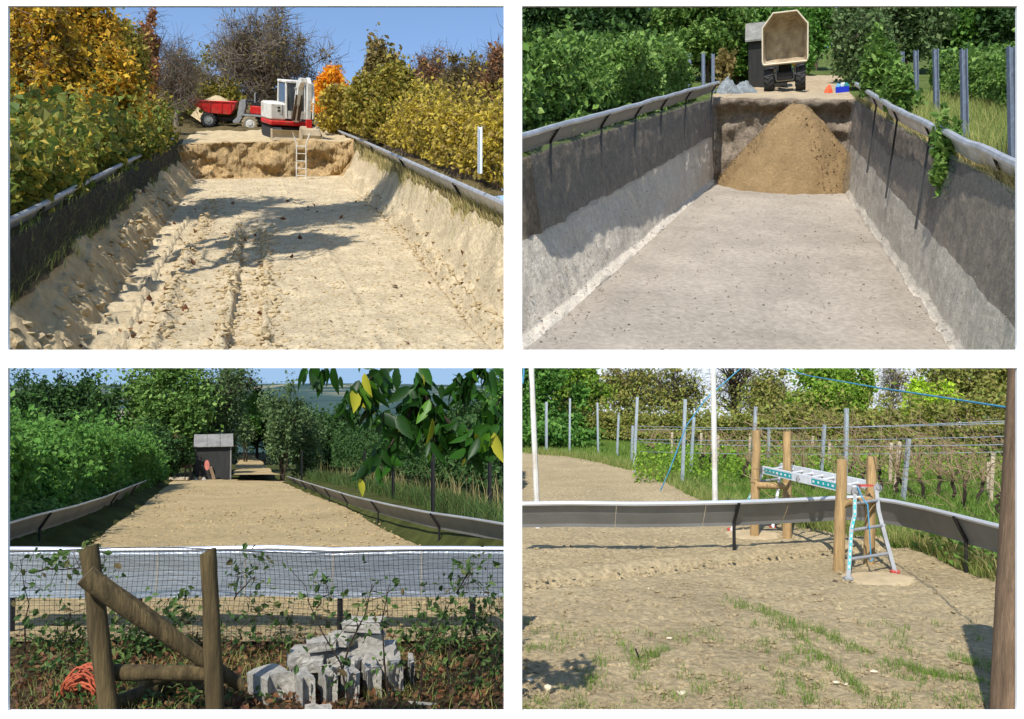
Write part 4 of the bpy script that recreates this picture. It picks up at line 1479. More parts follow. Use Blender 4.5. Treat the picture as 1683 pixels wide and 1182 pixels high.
# heaps of soil and a bundle of black hose
RA = np.array([1.0, 0, 0])
AWA = vdir(A.ev)
for (px, d, rx, h, lab) in ((352, 224, 9.5, 8.0, 'heap of pale soil behind the loaded skip of the red dumper'), (455, 226, 8.5, 6.6, 'low heap of soil between dumper and excavator'), (512, 168, 3.2, 2.6, 'small heap of soil beside the excavator bucket')):
    u, v, w_ = colpt(A, hA, px, d)
    mound('soil_heap', M_sand1b, A.W(u, v, .425 * HA - .2), rx, rx * .8, h, UPA, RA, AWA, rough=.12, seed=int(px), label=lab, cat='soil heap', group='soil heaps behind the autumn pit')
for px, d, rx, h in ((304, 205, 6, 4.0),):
    u, v, w_ = colpt(A, hA, px, d)
    mound('soil_heap', M_bank1, A.W(u, v, .425 * HA - .2), rx, rx * .8, h, UPA, RA, AWA, rough=.12, seed=7, label='dark heap of earth in front of the dumper wheel', cat='soil heap', group='soil heaps behind the autumn pit')
u, v, w_ = colpt(A, hA, 517, 163)
hb = empty('hose_bundle', 'bundle of black hose bent over the soil beside the excavator', 'hose', loc=A.W(u, v, .425 * HA))
for k in range(5):
    mb = MB()
    pts = [(-1.3 + k * .16 + 1.9 * t, .5 * k * .3, 2.6 * math.sin(math.pi * (.25 + .7 * t)) * (1 - k * .06)) for t in np.linspace(0, 1, 9)]
    mb.tube(pts, .15, 6)
    mb.build('hose', M_mblack, hb, smooth=True)

# trees outside the picture whose shade falls across the pit floor
ts = np.array(to_sun)
for i, (px, py, r, lab) in enumerate(((505, 352, 8, 'bare ash tree beyond the vine hedge'), (590, 338, 7, 'spreading ash tree beyond the vine hedge'), (395, 335, 8, 'slender ash tree beyond the vine hedge'), (300, 345, 8, 'tall ash tree beyond the vine hedge'), (470, 395, 5, 'small ash tree beyond the vine hedge'))):
    f0 = A.at(px, py, 0)
    t = 30
    while t < 90:
        c = f0 + ts * t
        if prow(c)[0] < -60 - r / c[1] * F * .5:
            break
        t += 2
    u, v, w_ = colpt(A, hA, prow(c)[0], c[1])
    b_ = A.W(u, v, w_)
    h = (c[2] - b_[2]) / .66
    tree('ash_tree', lab, b_, h, (.66, r, r, r * .9), 1900, .9, L_yel, M_barkd, tr=.6, twigs=8, twig_r=.1, twig_len=4, nclump=40, lim=dict(maxx=-25), group='ash trees beyond the vine hedge')

# ================================================================ plot B: the deep pit with the sand pile
def secB(v):
    t = np.clip((v - vfB) / (vbB - vfB), -0.25, 1.0)
    return cuf + (cub - cuf) * t, cwf + (cwb - cwf) * t


def hB(u, v):
    ku, kw = secB(v)
    b_ = np.interp(u, ku, kw)
    if v > vbB and ku[4] < u < ku[11]:
        b_ = max(b_, topB * min(1, (v - vbB) / 1.6))
    return float(b_ + (max(0, v - vbB - 30) * 0.03))


lp = lambda a, b, t: a + (b - a) * t
tB = lambda v: np.clip((v - vfB) / (vbB - vfB), -0.4, 1.0)
vv_ = np.linspace(26, vbB + .5, 40)
onB = lambda T_: [p for p in T_ if prow(p)[0] > 847]
T = [B.W(lp(-1.055, -.715, tB(v)) * HB, v, lp(.70, .793, tB(v)) * HB) for v in vv_]
T = onB(T)
barrier('metal_barrier', 'grey metal barrier with dark struts below the green hedge of the sand pile pit', T, UPB, cB, 0.95, 0.55, 0.19, [.10, .27, .42, .57, .74, .97], 6.0, 0.09, group='barriers round the pits', sheet=M_zincin, rimm=M_galv_up)
T = [B.W((lp(.70, .345, tB(v)) - .06 * math.sin(math.pi * np.clip(tB(v), 0, 1))) * HB, v, lp(.655, .79, tB(v)) * HB) for v in vv_]
barrier('metal_barrier', 'curving grey metal barrier beside the vines of the sand pile pit', T, UPB, cB, 0.85, 0.45, 0.24, [.12, .30, .48, .62, .78, .97], 6.5, 0.085, group='barriers round the pits', sheet=M_galv_up, rimm=M_galv_up)


def edgeB(i, v, du=0.0, dw=0.0):
    ku, kw = secB(v)
    return B.W(ku[i] + du, v, kw[i] + dw)


for (ia, ib, du, lab, sd) in ((4, 5, .35, 'grey net stretched down the cut wall beneath the hedge barrier', 5), (11, 9, -.35, 'grey net hanging in folds down the wall beneath the vine barrier', 8)):
    vok = [v for v in vv_ if prow(edgeB(ia, v, du, .4))[0] > 849]
    tp = [edgeB(ia, v, du, .4) for v in vok]
    bt = [edgeB(ib, v, du * 1.6, 0.1) for v in vok]
    o, org = netsheet('netting', lab, tp, bt, M_netB, fold=.45, seed=sd, cols=160)
    o.location = Vector(tuple(org))

# pile of sand against the back of the pit
u, v = B.hit(1296, 311, 0)
mound('sand_pile', M_pile, B.W(u, v + 3.0, -.1), 9.2, 6.8, 10.2, UPB, vdir(B.eu), vdir(B.ev), n=96, k=60, peak=1.22, rough=.06, seed=11, label='tall cone of brown sand tipped against the back of the pit', cat='sand pile')
th, rr = rng.uniform(0, 2 * math.pi, 900), np.sqrt(rng.random(900)) * 1.0
Cb = B.W(u, v + 3.0, 0) + (np.cos(th) * rr * 9.0)[:, None] * vdir(B.eu) + (np.sin(th) * rr * 6.4)[:, None] * vdir(B.ev) + (10.2 * (1 - rr ** 1.22))[:, None] * UPB
link('sand_clods', rocks_mesh('sand_clods', Cb, rng.uniform(.04, .13, 900), M_pile), kind='stuff', label='small clods lying on the flank of the sand pile', cat='clods')
def clipB(C, sz):
    px, py = row_col(C)
    k = (py < 588) & (px > 848)
    return C[k], sz[k]


uu = np.concatenate([rng.uniform(-.85, .6, 900), rng.normal(-.9, .06, 500), rng.normal(.62, .04, 500)]) * HB
vv = np.exp(rng.uniform(math.log(43), math.log(vbB), 1900))
ww = np.array([hB(a, b) for a, b in zip(uu, vv)])
k_ = ww < .25 * HB
link('pit_clods', rocks_mesh('pit_clods', *clipB(B.W(uu, vv, ww + .05)[k_], rng.uniform(.02, .09, k_.sum())), M_floor2), kind='stuff', label='crumbs of pale earth on the pit floor', cat='clods')

# hedges
pth = [B.W(lp(-1.52, -1.12, tB(v)) * HB, v, lp(.62, .68, tB(v)) * HB) for v in (25, 34, 46, 62, 82, 104)]
hedge('bramble_hedge', 'dense bright green hedge along the barrier of the sand pile pit', pth, .62 * HB, np.array([.47, .46, .44, .42, .40, .36]) * HB, 90000, 0.40, L_green, M_coreg, lim=dict(minx=846, maxrow=590), seed=13, lumpscale=5, lump=.34, spray=1.0)
pth = [B.W(lp(1.42, 1.02, tB(v)) * HB, v, lp(.72, .74, tB(v)) * HB) for v in (40, 52, 68, 88, 112)]
hedge('vine_row', 'leafy row of young vines tied to steel posts above the pit', pth, .26 * HB, np.array([.30, .30, .29, .27, .24]) * HB, 34000, 0.42, L_green, M_coreg, cat='vines', lim=dict(minx=846, maxrow=590), seed=15, lumpscale=5, lump=.35, core=.6, spray=.8)
pth = [B.W(lp(-1.2, -.86, tB(v)) * HB, v, lp(.60, .66, tB(v)) * HB) for v in (26, 40, 60, 85, 104)]
hedge('ivy_fringe', 'low fringe of creeper spilling behind the pit barrier', pth, .16 * HB, np.array([.10, .09, .09, .08, .07]) * HB, 14000, 0.34, L_green, M_coreg, cat='creeper', lim=dict(minx=846, maxrow=590), seed=17, lumpscale=2.5, lump=.5)


def treeB(name, label, px, d, ytop, wpx, n, ls, lm, bm, ch=.58, rzf=.44, **kw):
    u, v, w_ = colpt(B, hB, px, d)
    b_ = B.W(u, v, w_)
    row = prow(b_)[1]
    h = (row - ytop) / F * d
    rx = wpx / F * d
    kw.setdefault('tr', h * .02)
    return tree(name, label, b_, h, (ch, rx, rx * .8, h * rzf), n, ls, lm, bm, lim=dict(minx=846, maxrow=590), **kw)


treeB('walnut_tree', 'dark round tree rising at the hedge end nearest the white border', 890, 130, -18, 74, 17000, .62, L_dgreen, M_barkd, nclump=60)
treeB('walnut_tree', 'broad dark green tree in the middle of the wood behind the hedge', 985, 145, -14, 70, 17000, .62, L_dgreen, M_barkd, nclump=60)
treeB('walnut_tree', 'smaller dark tree tucked beside the blue spruce', 1052, 150, 10, 46, 11000, .6, L_dgreen, M_barkd, nclump=40)
treeB('spruce_tree', 'narrow blue-grey spruce between the dark trees and the pale green tree', 1086, 165, -8, 19, 8000, .55, L_bluegreen, M_barkd, ch=.5, rzf=.5, nclump=34, trunk_top=.98)
treeB('robinia_tree', 'pale green airy tree with a slim trunk left of the grey shed', 1165, 140, -18, 66, 15000, .58, L_green, M_bark, nclump=55, ch=.62)
treeB('robinia_tree', 'pale green tree directly behind the raised skip', 1245, 150, -16, 56, 13000, .58, L_mgreen, M_bark, nclump=50, ch=.6)
treeB('hazel_bush', 'green bush at the side of the grey shed', 1212, 142, 66, 36, 8000, .5, L_mgreen, M_bark, stems=4, ch=.5, rzf=.46)
treeB('elder_bush', 'bush with rusty dead leaves by the corner of the barrier', 1188, 128, 74, 14, 1500, .45, L_dryol, M_bark, stems=3, ch=.5, rzf=.44)
treeB('hazel_bush', 'shrub beside the footpath behind the tipped skip', 1322, 165, 40, 16, 7500, .52, L_mgreen, M_bark, stems=4, ch=.5, rzf=.48)
treeB('plum_tree', 'dull green tree leaning over the footpath', 1408, 140, -8, 38, 11000, .5, L_dull, M_barkd, stems=3, ch=.56, rzf=.46, twigs=4, twig_r=.06, twig_len=3)
treeB('plum_tree', 'grey-green tree with dark stems beside the footpath', 1425, 126, 26, 36, 9000, .48, L_dull, M_barkd, stems=4, ch=.54, rzf=.48, twigs=4, twig_r=.06, twig_len=3)
treeB('robinia_tree', 'pale green tree closing the view above the footpath', 1340, 185, -14, 44, 11000, .6, L_mgreen, M_bark, nclump=50, ch=.6)
treeB('oak_tree', 'tall dull green oak behind the vines', 1490, 160, -16, 60, 15000, .6, L_dull, M_bark, nclump=55)
treeB('oak_tree', 'deep green oak closing the row of trees behind the vines', 1585, 165, -16, 62, 15000, .6, L_mgreen, M_bark, nclump=55)
treeB('oak_tree', 'darkest oak at the outer end of the row behind the vines', 1665, 160, -16, 58, 14000, .6, L_dgreen, M_barkd, nclump=55)
treeB('mulberry_bush', 'pale large-leaved shrub growing over the barrier bend', 1448, 88, 62, 26, 3000, .5, L_green, M_bark, stems=4, ch=.54, rzf=.46)
treeB('mulberry_bush', 'small pale shrub sprawling against the barrier', 1478, 76, 106, 22, 2000, .45, L_green, M_bark, stems=4, ch=.5, rzf=.46)
treeB('mulberry_bush', 'low shrub hanging over the rim of the barrier', 1540, 56, 192, 22, 1100, .36, L_green, M_bark, stems=4, ch=.5, rzf=.46)

# tall grass behind the curving barrier
n = 16000
vv = np.exp(rng.uniform(math.log(34), math.log(112), n))
uu = np.array([lp(.78, .44, tB(v)) for v in vv]) * HB + rng.uniform(0, .62, n) * HB
ww = np.array([hB(a, b) for a, b in zip(uu, vv)])
C = cull(B.W(uu, vv, ww), minx=846, maxrow=590)
link('tall_grass', grass_mesh('tall_grass', C[C[:, 1] > 44], 1.4, .022, L_gdry, lean=.3), kind='stuff', label='tall seeding grass between the curving barrier and the vines', cat='grass')
vv = np.exp(rng.uniform(math.log(42), math.log(vbB), 4000))
uu = np.array([secB(v)[0][11] for v in vv]) + np.abs(rng.normal(0, .02, 4000)) * HB
ww = np.array([hB(a, b) for a, b in zip(uu, vv)])
link('rim_grass', grass_mesh('rim_grass', cull(B.W(uu, vv, ww), minx=846, maxrow=590), .7, .02, L_dry, lean=.5), kind='stuff', label='dry grass on the rim of the cut wall', cat='grass')
# posts of the vineyard
for i, (px, y0, y1, lab) in enumerate(((1667, 216, 74, 'tall blue-grey steel post, outermost of the row by the vines'), (1587, 182, 79, 'blue-grey steel post, second of the row by the vines'), (1540, 152, 79, 'blue-grey steel post, third of the row by the vines'), (1507, 134, 82, 'short-looking dark steel post, fourth of the row by the vines'), (1484, 122, 84, 'thin dark steel post at the inner end of the row by the vines'))):
    d = (46, 58, 74, 92, 108)[i]
    u, v, w_ = colpt(B, hB, px, d)
    a = B.W(u, v, w_ - .2)
    row = prow(a)[1]
    pole('steel_post', lab, a, a + np.array([0, 0, (row - y1) / F * d]), .2, M_steelpost, group='steel posts of the vine row', section=(.20, .16) if i < 3 else (.22, .18))
for i, (px, d, y1) in enumerate(((1074, 92, 84), (1133, 104, 88), (1156, 110, 86), (1172, 116, 88))):
    u, v, w_ = colpt(B, hB, px, d)
    a = B.W(u, v, w_)
    row = prow(a)[1]
    pole('steel_post', ['dark steel post half buried in the bright hedge', 'thin steel post where the hedge thins out', 'thin steel post second from the shed side of the hedge', 'thin steel post closest to the rusty bush'][i], a, a + np.array([0, 0, (row - y1) / F * d]), .2, M_steelpost, group='posts in the bright hedge', section=(.2, .2))

# shed behind the dumper
u, v, w_ = colpt(B, hB, 1262, 136)
sh = empty('garden_shed', 'narrow grey shed half hidden behind the raised skip', 'shed', m=face_m(B.W(u, v, w_), tilt=2, scale=4.4))
mb = MB()
mb.bbox((0, .6, .85), (1.35, 1.2, 1.7), .01)
mb.build('wall', M_shed, sh)
mb = MB()
mb.prism([(-.12, 1.62), (.62, 2.2), (1.36, 1.62), (1.36, 1.68), (.62, 2.26), (-.12, 1.68)], -.78, .78, M=Matrix.Rotation(math.pi / 2, 4, 'Z'))
mb.build('roof', M_shedroof, sh)

# tipped dumper, seen from the front
dD = 125.0
u, v, w_ = colpt(B, hB, 1290, dD)
Md = face_m(B.W(u, v, topB + .1), tilt=5, scale=4.42)
dt = empty('dump_truck', 'site dumper with its wide skip tipped up towards the sand pile', 'dump truck', m=Md)
for x in (-.51, .49):
    wheel('wheel', (x, 0, .35), .37, .30, M_rubber, M_mgrey, dt, lugs=16, axis=(1, 0, 0))
    wheel('wheel', (x, 1.7, .35), .37, .30, M_rubber, M_mgrey, dt, lugs=16, axis=(1, 0, 0))
mb = MB()
mb.bbox((0, .9, .48), (.5, 2.3, .24), .03)
mb.cyl((0, 0, .36), (1, 0, 0), .10, .8, 12)
mb.cyl((0, 1.7, .36), (1, 0, 0), .10, .8, 12)
mb.build('chassis', M_mblack, dt)
mb = MB()
mb.bbox((0, -.1, .46), (.62, .12, .2), .02)
mb.bbox((0, -.16, .36), (.56, .05, .08), .01)
mb.build('bumper', M_mgrey, dt)
for x in (-.36, .36):
    mb = MB()
    mb.bbox((x, .1, .66), (.18, .3, .16), .03)
    mb.build('headlight', M_mgrey, dt)
mb = MB()
mb.bbox((0, .5, .72), (.4, .7, .3), .03)
mb.build('tipping_frame', M_mblack, dt)
mb = MB()
mb.box((.29, .0, .80), (.10, .06, .06))
mb.build('warning_plate', mat('amber', lin(210, 168, 40), rough=.5), dt)
# the skip: open pan with eight-sided lip facing the camera, floor sloping back
lip = [(-.66, .90), (-.69, 1.0), (-.69, 2.02), (-.36, 2.44), (.36, 2.44), (.69, 2.02), (.69, 1.0), (.66, .90)]
bot = [(-.56, 1.0), (-.58, 1.08), (-.58, 1.86), (-.30, 2.16), (.30, 2.16), (.58, 1.86), (.58, 1.08), (.56, 1.0)]
yl, yb_ = -.38, .28
vs = [(x, yl + (z - .9) * .10, z) for x, z in lip] + [(x, yb_ + (z - .9) * .12, z) for x, z in bot]
vo = [(x * 1.03, yl + (z - .9) * .10 + .01, 1.6 + (z - 1.6) * 1.025) for x, z in lip] + [(x * 1.06, yb_ + .05 + (z - .9) * .12, 1.6 + (z - 1.6) * 1.05) for x, z in bot]
mb = MB()
fs = [(i, (i + 1) % 8, (i + 1) % 8 + 8, i + 8) for i in range(8)] + [(8, 9, 10, 11, 12, 13, 14, 15)]
fo = [tuple(q + 16 for q in f[::-1]) for f in fs]
fl = [(i, i + 16, (i + 1) % 8 + 16, (i + 1) % 8) for i in range(8)]
mb.add(vs + vo, fs + fo + fl)
M_skin = mat('worn_skip_steel', lin(164, 148, 124), rough=.7, noise=(1.6, .3), noise2=(6, .22), bump=.01, bscale=8, ramp=[(.30, lin(116, 100, 80)), (.45, lin(160, 142, 114)), (.58, lin(172, 156, 130)), (.70, lin(196, 192, 184))])
skp = mb.build('skip', M_skin, dt)
mb = MB()
mb.tube([(x * 1.01, yl + (z - .9) * .10 - .01, z) for x, z in lip] + [(lip[0][0] * 1.01, yl - .01, .90)], .026, 6)
mb.build('rim', mat('pale_edge', lin(214, 200, 174), rough=.6), skp)
mb = MB()
mb.bbox((0, -.36, .89), (1.30, .06, .07), .01)
mb.build('lip', M_dirtysteel, skp)

# rubbish beside the path
u, v, w_ = colpt(B, hB, 1361, 118)
mound('orange_sack', mat('orange_sack_cloth', lin(226, 92, 54), rough=.7, noise=(2, .2)), B.W(u, v, topB + .1), .62, .5, .95, UPB, RA, vdir(B.ev), n=16, k=9, peak=2.6, rough=.45, seed=31, label='crumpled orange sack beside the footpath', cat='sack')
u, v, w_ = colpt(B, hB, 1384, 119)
cr = empty('plastic_crate', 'blue plastic crate full of rubbish beside the orange sack', 'crate', m=face_m(B.W(u, v, topB + .15), tilt=6, scale=4.42))
mb = MB()
for c, d_ in (((0, -.12, .09), (.38, .015, .18)), ((0, .12, .09), (.38, .015, .18)), ((-.19, 0, .09), (.015, .24, .18)), ((.19, 0, .09), (.015, .24, .18)), ((0, 0, .01), (.38, .24, .015))):
    mb.box(c, d_)
M_blue = mat('blue_plastic', lin(30, 54, 190), rough=.4)
mb.build('box', M_blue, cr)
for i, (x, z, c) in enumerate(((-.12, .2, (120, 190, 220)), (.02, .22, (210, 220, 220)), (.12, .2, (60, 150, 140)))):
    mb = MB()
    mb.box((x, 0, z), (.12, .16, .12), M=Matrix.Rotation(.5 + i, 3, 'Y'))
    mb.build('rubbish', mat('rubbish', lin(*c), rough=.5), cr)
for i, (px, d) in enumerate(((1195, 118), (1222, 120))):
    u, v, w_ = colpt(B, hB, px, d)
    mound('net_heap', mat('crumpled_net', lin(132, 138, 140), rough=.8, noise=(1.5, .4), bump=.3, bscale=3), B.W(u, v, hB(u, v)), 1.9, 1.3, 2.0 - i * .3, UPB, RA, vdir(B.ev), n=22, k=10, peak=1.2, rough=.4, seed=50 + i, label=['crumpled heap of grey netting by the end of the hedge barrier', 'smaller heap of grey netting near the shed'][i], cat='netting heap')

# ================================================================ plot C: raked bed with the shed, looking downhill
LC = dict(maxx=836, minrow=593)
UPZ = np.array([0, 0, 1.0])
cC = np.array([-6, 18, 0.0])


def gc(px, d):
    """ground of plot C in image column px at depth d"""
    x = (px - CX) / F * d
    return np.array([x, d, float(z3(d))])


T = [g3(x, y, u_) for x, y, u_ in ((-60, 884, .47), (13, 861, .47), (60, 848, .46), (120, 833, .45), (170, 818, .42), (215, 800, .38), (250, 786, .33), (277, 774, .28))]
barrier('metal_barrier', 'bent sheet-metal barrier between the green hedge and the raked sand bed', T, UPZ, cC, .20, .12, .016, [.10, .30, .44, .56, .68, .8, .92], .40, .016, group='barriers round the raked bed', sheet=M_zincin)
T = [g3(x, y, u_) for x, y, u_ in ((836, 864, .46), (780, 854, .45), (700, 842, .42), (640, 830, .38), (580, 816, .34), (525, 800, .30), (490, 789, .27), (472, 783, .25))]
barrier('metal_barrier', 'sheet-metal barrier on black posts beside the dry grass and vines', T, UPZ, cC, .19, .12, .016, [.10, .26, .40, .52, .64, .76, .88], .36, .016, group='barriers round the raked bed', sheet=M_zincin)
T = [P(x, 903, 5.75) for x in np.linspace(-30, 836, 10)]
barrier('metal_barrier', 'shiny corrugated metal barrier crossing behind the black garden net', T, UPZ, np.array([-3, 9, -1.0]), .27, .03, .017, [.06, .30, .68, .93], .34, .02, group='barriers round the raked bed', sheet=mat('bright_zinc', (.33, .345, .36, 1), rough=.33, metal=.8, noise=(6, .15), bump=.003, bscale=10, stretch=(1, 1, 6)), rimm=mat('polished_rim', (.8, .82, .85, 1), rough=.25, metal=.7), ribs=0)

# black garden net on a line of stakes
nf = empty('garden_net', 'black square-meshed garden net stretched across the front of the bed', 'net', loc=P(400, 1075, 5.4))
n0 = P(400, 1075, 5.4)
mb = MB()
zt, zb = P(400, 903, 5.4)[2], P(400, 1078, 5.4)[2]
xa, xb_ = P(-15, 1000, 5.4)[0], P(838, 1000, 5.4)[0]
wob = lambda x, z: np.array([x + .012 * math.sin(z * 9 + x * 2), 5.4 + .03 * math.sin(x * 2.1) + .02 * math.sin(z * 7 + x), z + .012 * math.sin(x * 3.3 + z * 4)])
cw_ = .0012
for x in np.arange(xa, xb_, .031):
    pts = [wob(x, z) - n0 for z in np.linspace(zb, zt, 8)]
    vs = [p + np.array([s_, 0, 0]) for p in pts for s_ in (-cw_, cw_)]
    mb.add(vs, [(2 * i, 2 * i + 1, 2 * i + 3, 2 * i + 2) for i in range(7)])
for z in np.arange(zb, zt, .031):
    pts = [wob(x, z) - n0 for x in np.linspace(xa, xb_, 30)]
    vs = [p + np.array([0, 0, s_]) for p in pts for s_ in (-cw_, cw_)]
    mb.add(vs, [(2 * i, 2 * i + 1, 2 * i + 3, 2 * i + 2) for i in range(29)])
mb.build('netting', M_netdark, nf, kind='stuff')
mb = MB()
mb.tube([wob(x, zt) - n0 for x in np.linspace(xa, xb_, 40)], .004, 5)
mb.build('top_line', M_netdark, nf)

# small clods on the bed
n = 1800
Y_ = np.exp(rng.uniform(math.log(5.8), math.log(30), n))
X_ = xl(Y_) + (np.minimum(xr(Y_), -.05) - xl(Y_)) * rng.uniform(.02, .98, n)
link('bed_clods', rocks_mesh('bed_clods', np.stack([X_, Y_, z3(Y_) + .04], -1), rng.uniform(.008, .03, n), M_bed3), kind='stuff', label='small clods and stones on the raked bed', cat='clods')

# timber frame in the foreground
def log_part(root, name, a, b, r0, r1, m, o0, n=14, chop=0.0):
    mb = MB()
    a, b = np.asarray(a) - o0, np.asarray(b) - o0
    pts = [a + (b - a) * t + rng.normal(size=3) * r0 * .05 for t in np.linspace(0, 1, 8)]
    rr = [(r0 + (r1 - r0) * t) * (1 + .05 * rng.normal()) for t in np.linspace(0, 1, 8)]
    mb.tube(pts, rr, n)
    if chop:
        for i in range(n):
            v = Vector(mb.V[7 * n + i]) - Vector(tuple(b))
            mb.V[7 * n + i] = tuple(Vector(tuple(b)) + v + Vector((0, 0, -abs(v.x) * chop if v.x < 0 else v.x * .1)))
    o = mb.build(name, m, root, smooth=True)
    return o


tf_o = P(160, 1190, 3.95)
tf = empty('timber_trestle', 'rough timber frame of two posts with a slanting brace and a rail', 'timber frame', loc=tf_o)
log_part(tf, 'post', P(184, 1215, 3.95), P(146, 899, 3.98), .048, .043, M_woodg, tf_o, chop=.5)
log_part(tf, 'post', P(354, 1215, 3.97), P(343, 903, 3.99), .042, .038, M_woodg, tf_o, chop=.6)
log_part(tf, 'brace', P(398, 1128, 4.12), P(140, 946, 3.86), .030, .055, M_woodg, tf_o)
log_part(tf, 'crossbar', P(176, 1105, 4.03), P(352, 1107, 4.05), .038, .036, M_woodg, tf_o)
for a, b, r, lab in ((P(232, 1136, 4.2), P(318, 1114, 4.45), .032, 'short log lying behind the timber frame rail'), (P(190, 1166, 4.05), P(252, 1142, 4.25), .036, 'stubby log on the litter at the foot of the frame'), (P(255, 1144, 4.3), P(290, 1132, 4.5), .03, 'small log end touching the stubby log')):
    mb = MB()
    mb.tube([b * 0, (b - a) * .5, b - a], [r, r * 1.02, r * .98], 12)
    o = mb.build('log', M_woodg, smooth=True, label=lab, cat='log', group='loose logs by the timber frame')
    a[2] = float(z3(a[1])) + r * 1.4 + (0.06 if 'short' in lab else 0)
    o.location = Vector(tuple(a))

# orange cable in a loose coil
o0 = P(138, 1125, 4.35)
mb = MB()
pts = []
for k in range(26):
    ph = rng.uniform(0, 6.28)
    a_, b_ = rng.uniform(.05, .13), rng.uniform(.08, .17)
    tilt = rng.uniform(-.5, .5)
    for t in np.linspace(0, 2 * math.pi, 14, endpoint=False):
        x, z = a_ * math.cos(t + ph), b_ * math.sin(t + ph)
        pts.append((x * math.cos(tilt) - z * math.sin(tilt) + .02 * math.sin(k), rng.normal() * .006 + .05 * math.sin(k * 1.7), -.02 + x * math.sin(tilt) + z * math.cos(tilt) - .05))
mb.tube(pts, .0048, 5)
o = mb.build('cable_coil', M_orange, smooth=True, label='loose coil of orange cable lying by the timber frame', cat='cable')
o.location = Vector(tuple(o0))

# concrete slabs and broken blocks
def block(name, lab, px, py, d, size, rot, tilt=0.0, chip=.012, notch=False, group=None, rollz=0):
    mb = MB()
    w, dp, h = size
    n = 4
    gx, gy, gz = np.linspace(-w / 2, w / 2, 4), np.linspace(-dp / 2, dp / 2, 5), np.linspace(-h / 2, h / 2, 4)
    idx = {}

    def vid(i, j, k):
        if (i, j, k) not in idx:
            p = np.array([gx[i], gy[j], gz[k]]) + rng.normal(size=3) * chip * (.5 if k == 3 else .14)
            e = (i in (0, 3)) + (j in (0, 4)) + (k in (0, 3))
            if e >= 2:
                p *= 1 - rng.uniform(0, .045)
            if notch and i in (1, 2) and j == 0:
                p[1] += .05
            idx[(i, j, k)] = len(mb.V)
            mb.V.append(tuple(p))
        return idx[(i, j, k)]
    for i in range(3):
        for j in range(4):
            mb.F += [(vid(i, j, 0), vid(i, j + 1, 0), vid(i + 1, j + 1, 0), vid(i + 1, j, 0)), (vid(i, j, 3), vid(i + 1, j, 3), vid(i + 1, j + 1, 3), vid(i, j + 1, 3))]
    for i in range(3):
        for k in range(3):
            mb.F += [(vid(i, 0, k), vid(i + 1, 0, k), vid(i + 1, 0, k + 1), vid(i, 0, k + 1)), (vid(i, 4, k), vid(i, 4, k + 1), vid(i + 1, 4, k + 1), vid(i + 1, 4, k))]
    for j in range(4):
        for k in range(3):
            mb.F += [(vid(0, j, k), vid(0, j, k + 1), vid(0, j + 1, k + 1), vid(0, j + 1, k)), (vid(3, j, k), vid(3, j + 1, k), vid(3, j + 1, k + 1), vid(3, j, k + 1))]
    o = mb.build(name, M_conc, label=lab, cat='concrete block', group=group)
    o.location = Vector(tuple(P(px, py, d)))
    o.rotation_euler = (math.radians(tilt), math.radians(rollz), math.radians(rot))
    return o


gb = 'concrete blocks in the foreground pile'
sl_l = ['widest concrete slab, at the outer front corner of the block pile', 'concrete slab leaning second from the widest slab', 'concrete slab third in the row behind the widest slab', 'concrete slab fourth in the row of upright slabs', 'concrete slab fifth in the row of upright slabs', 'last concrete slab at the far end of the upright row', 'thin concrete slab standing alone past the end of the row']
for i, (px, py, d, sz_, rt) in enumerate(((446, 1142, 4.34, (.15, .26, .24), 40), (500, 1143, 4.24, (.062, .22, .22), 26), (538, 1139, 4.28, (.058, .22, .23), 24), (574, 1134, 4.34, (.062, .22, .22), 20), (611, 1127, 4.42, (.072, .22, .23), 18), (648, 1119, 4.52, (.075, .22, .24), 14), (675, 1116, 4.60, (.022, .18, .22), 12))):
    block('concrete_block', sl_l[i], px, py, d, sz_, rt, tilt=-4 + i * 1.5, chip=.009, notch=True, group=gb, rollz=-3 + (i * 37 % 7))
bl_l = ['long pale block lying topmost on the pile', 'square chunk under the long topmost block', 'flat pale block resting in the middle of the pile', 'flat broken block beside the middle block', 'small pale chunk at the outer top of the pile', 'blocky chunk in front of the middle block', 'crumbly brown lump tucked under the blocks', 'pointed broken chunk in the middle front of the pile', 'small lump between the slab tops']
for i, (px, py, d, sz_, rt, tl) in enumerate(((598, 1026, 4.62, (.21, .10, .055), -8, 6), (609, 1053, 4.64, (.14, .10, .075), 14, 0), (528, 1058, 4.52, (.15, .11, .05), 16, 4), (563, 1050, 4.58, (.12, .11, .06), -22, -4), (486, 1086, 4.50, (.08, .09, .06), 24, 0), (514, 1090, 4.46, (.11, .10, .065), 6, 5), (540, 1102, 4.40, (.07, .07, .045), 40, 0), (572, 1092, 4.46, (.11, .09, .055), -16, 8), (604, 1095, 4.50, (.07, .07, .05), 28, 0))):
    block('concrete_chunk', bl_l[i], px, py, d, sz_, rt, tl, chip=.011, group=gb)
block('concrete_block', 'long concrete slab lying beneath the loose chunks of the pile', 566, 1092, 4.62, (.56, .20, .19), 6, 0, chip=.009, group=gb)
block('concrete_block', 'thin pale slab lying flat on the reddish litter', 690, 1161, 4.22, (.16, .07, .02), -8, 3, chip=.004, group=gb)
block('concrete_chunk', 'pale chunk at the very bottom in front of the slabs', 522, 1171, 4.0, (.12, .07, .05), 4, 3, chip=.012, group=gb)

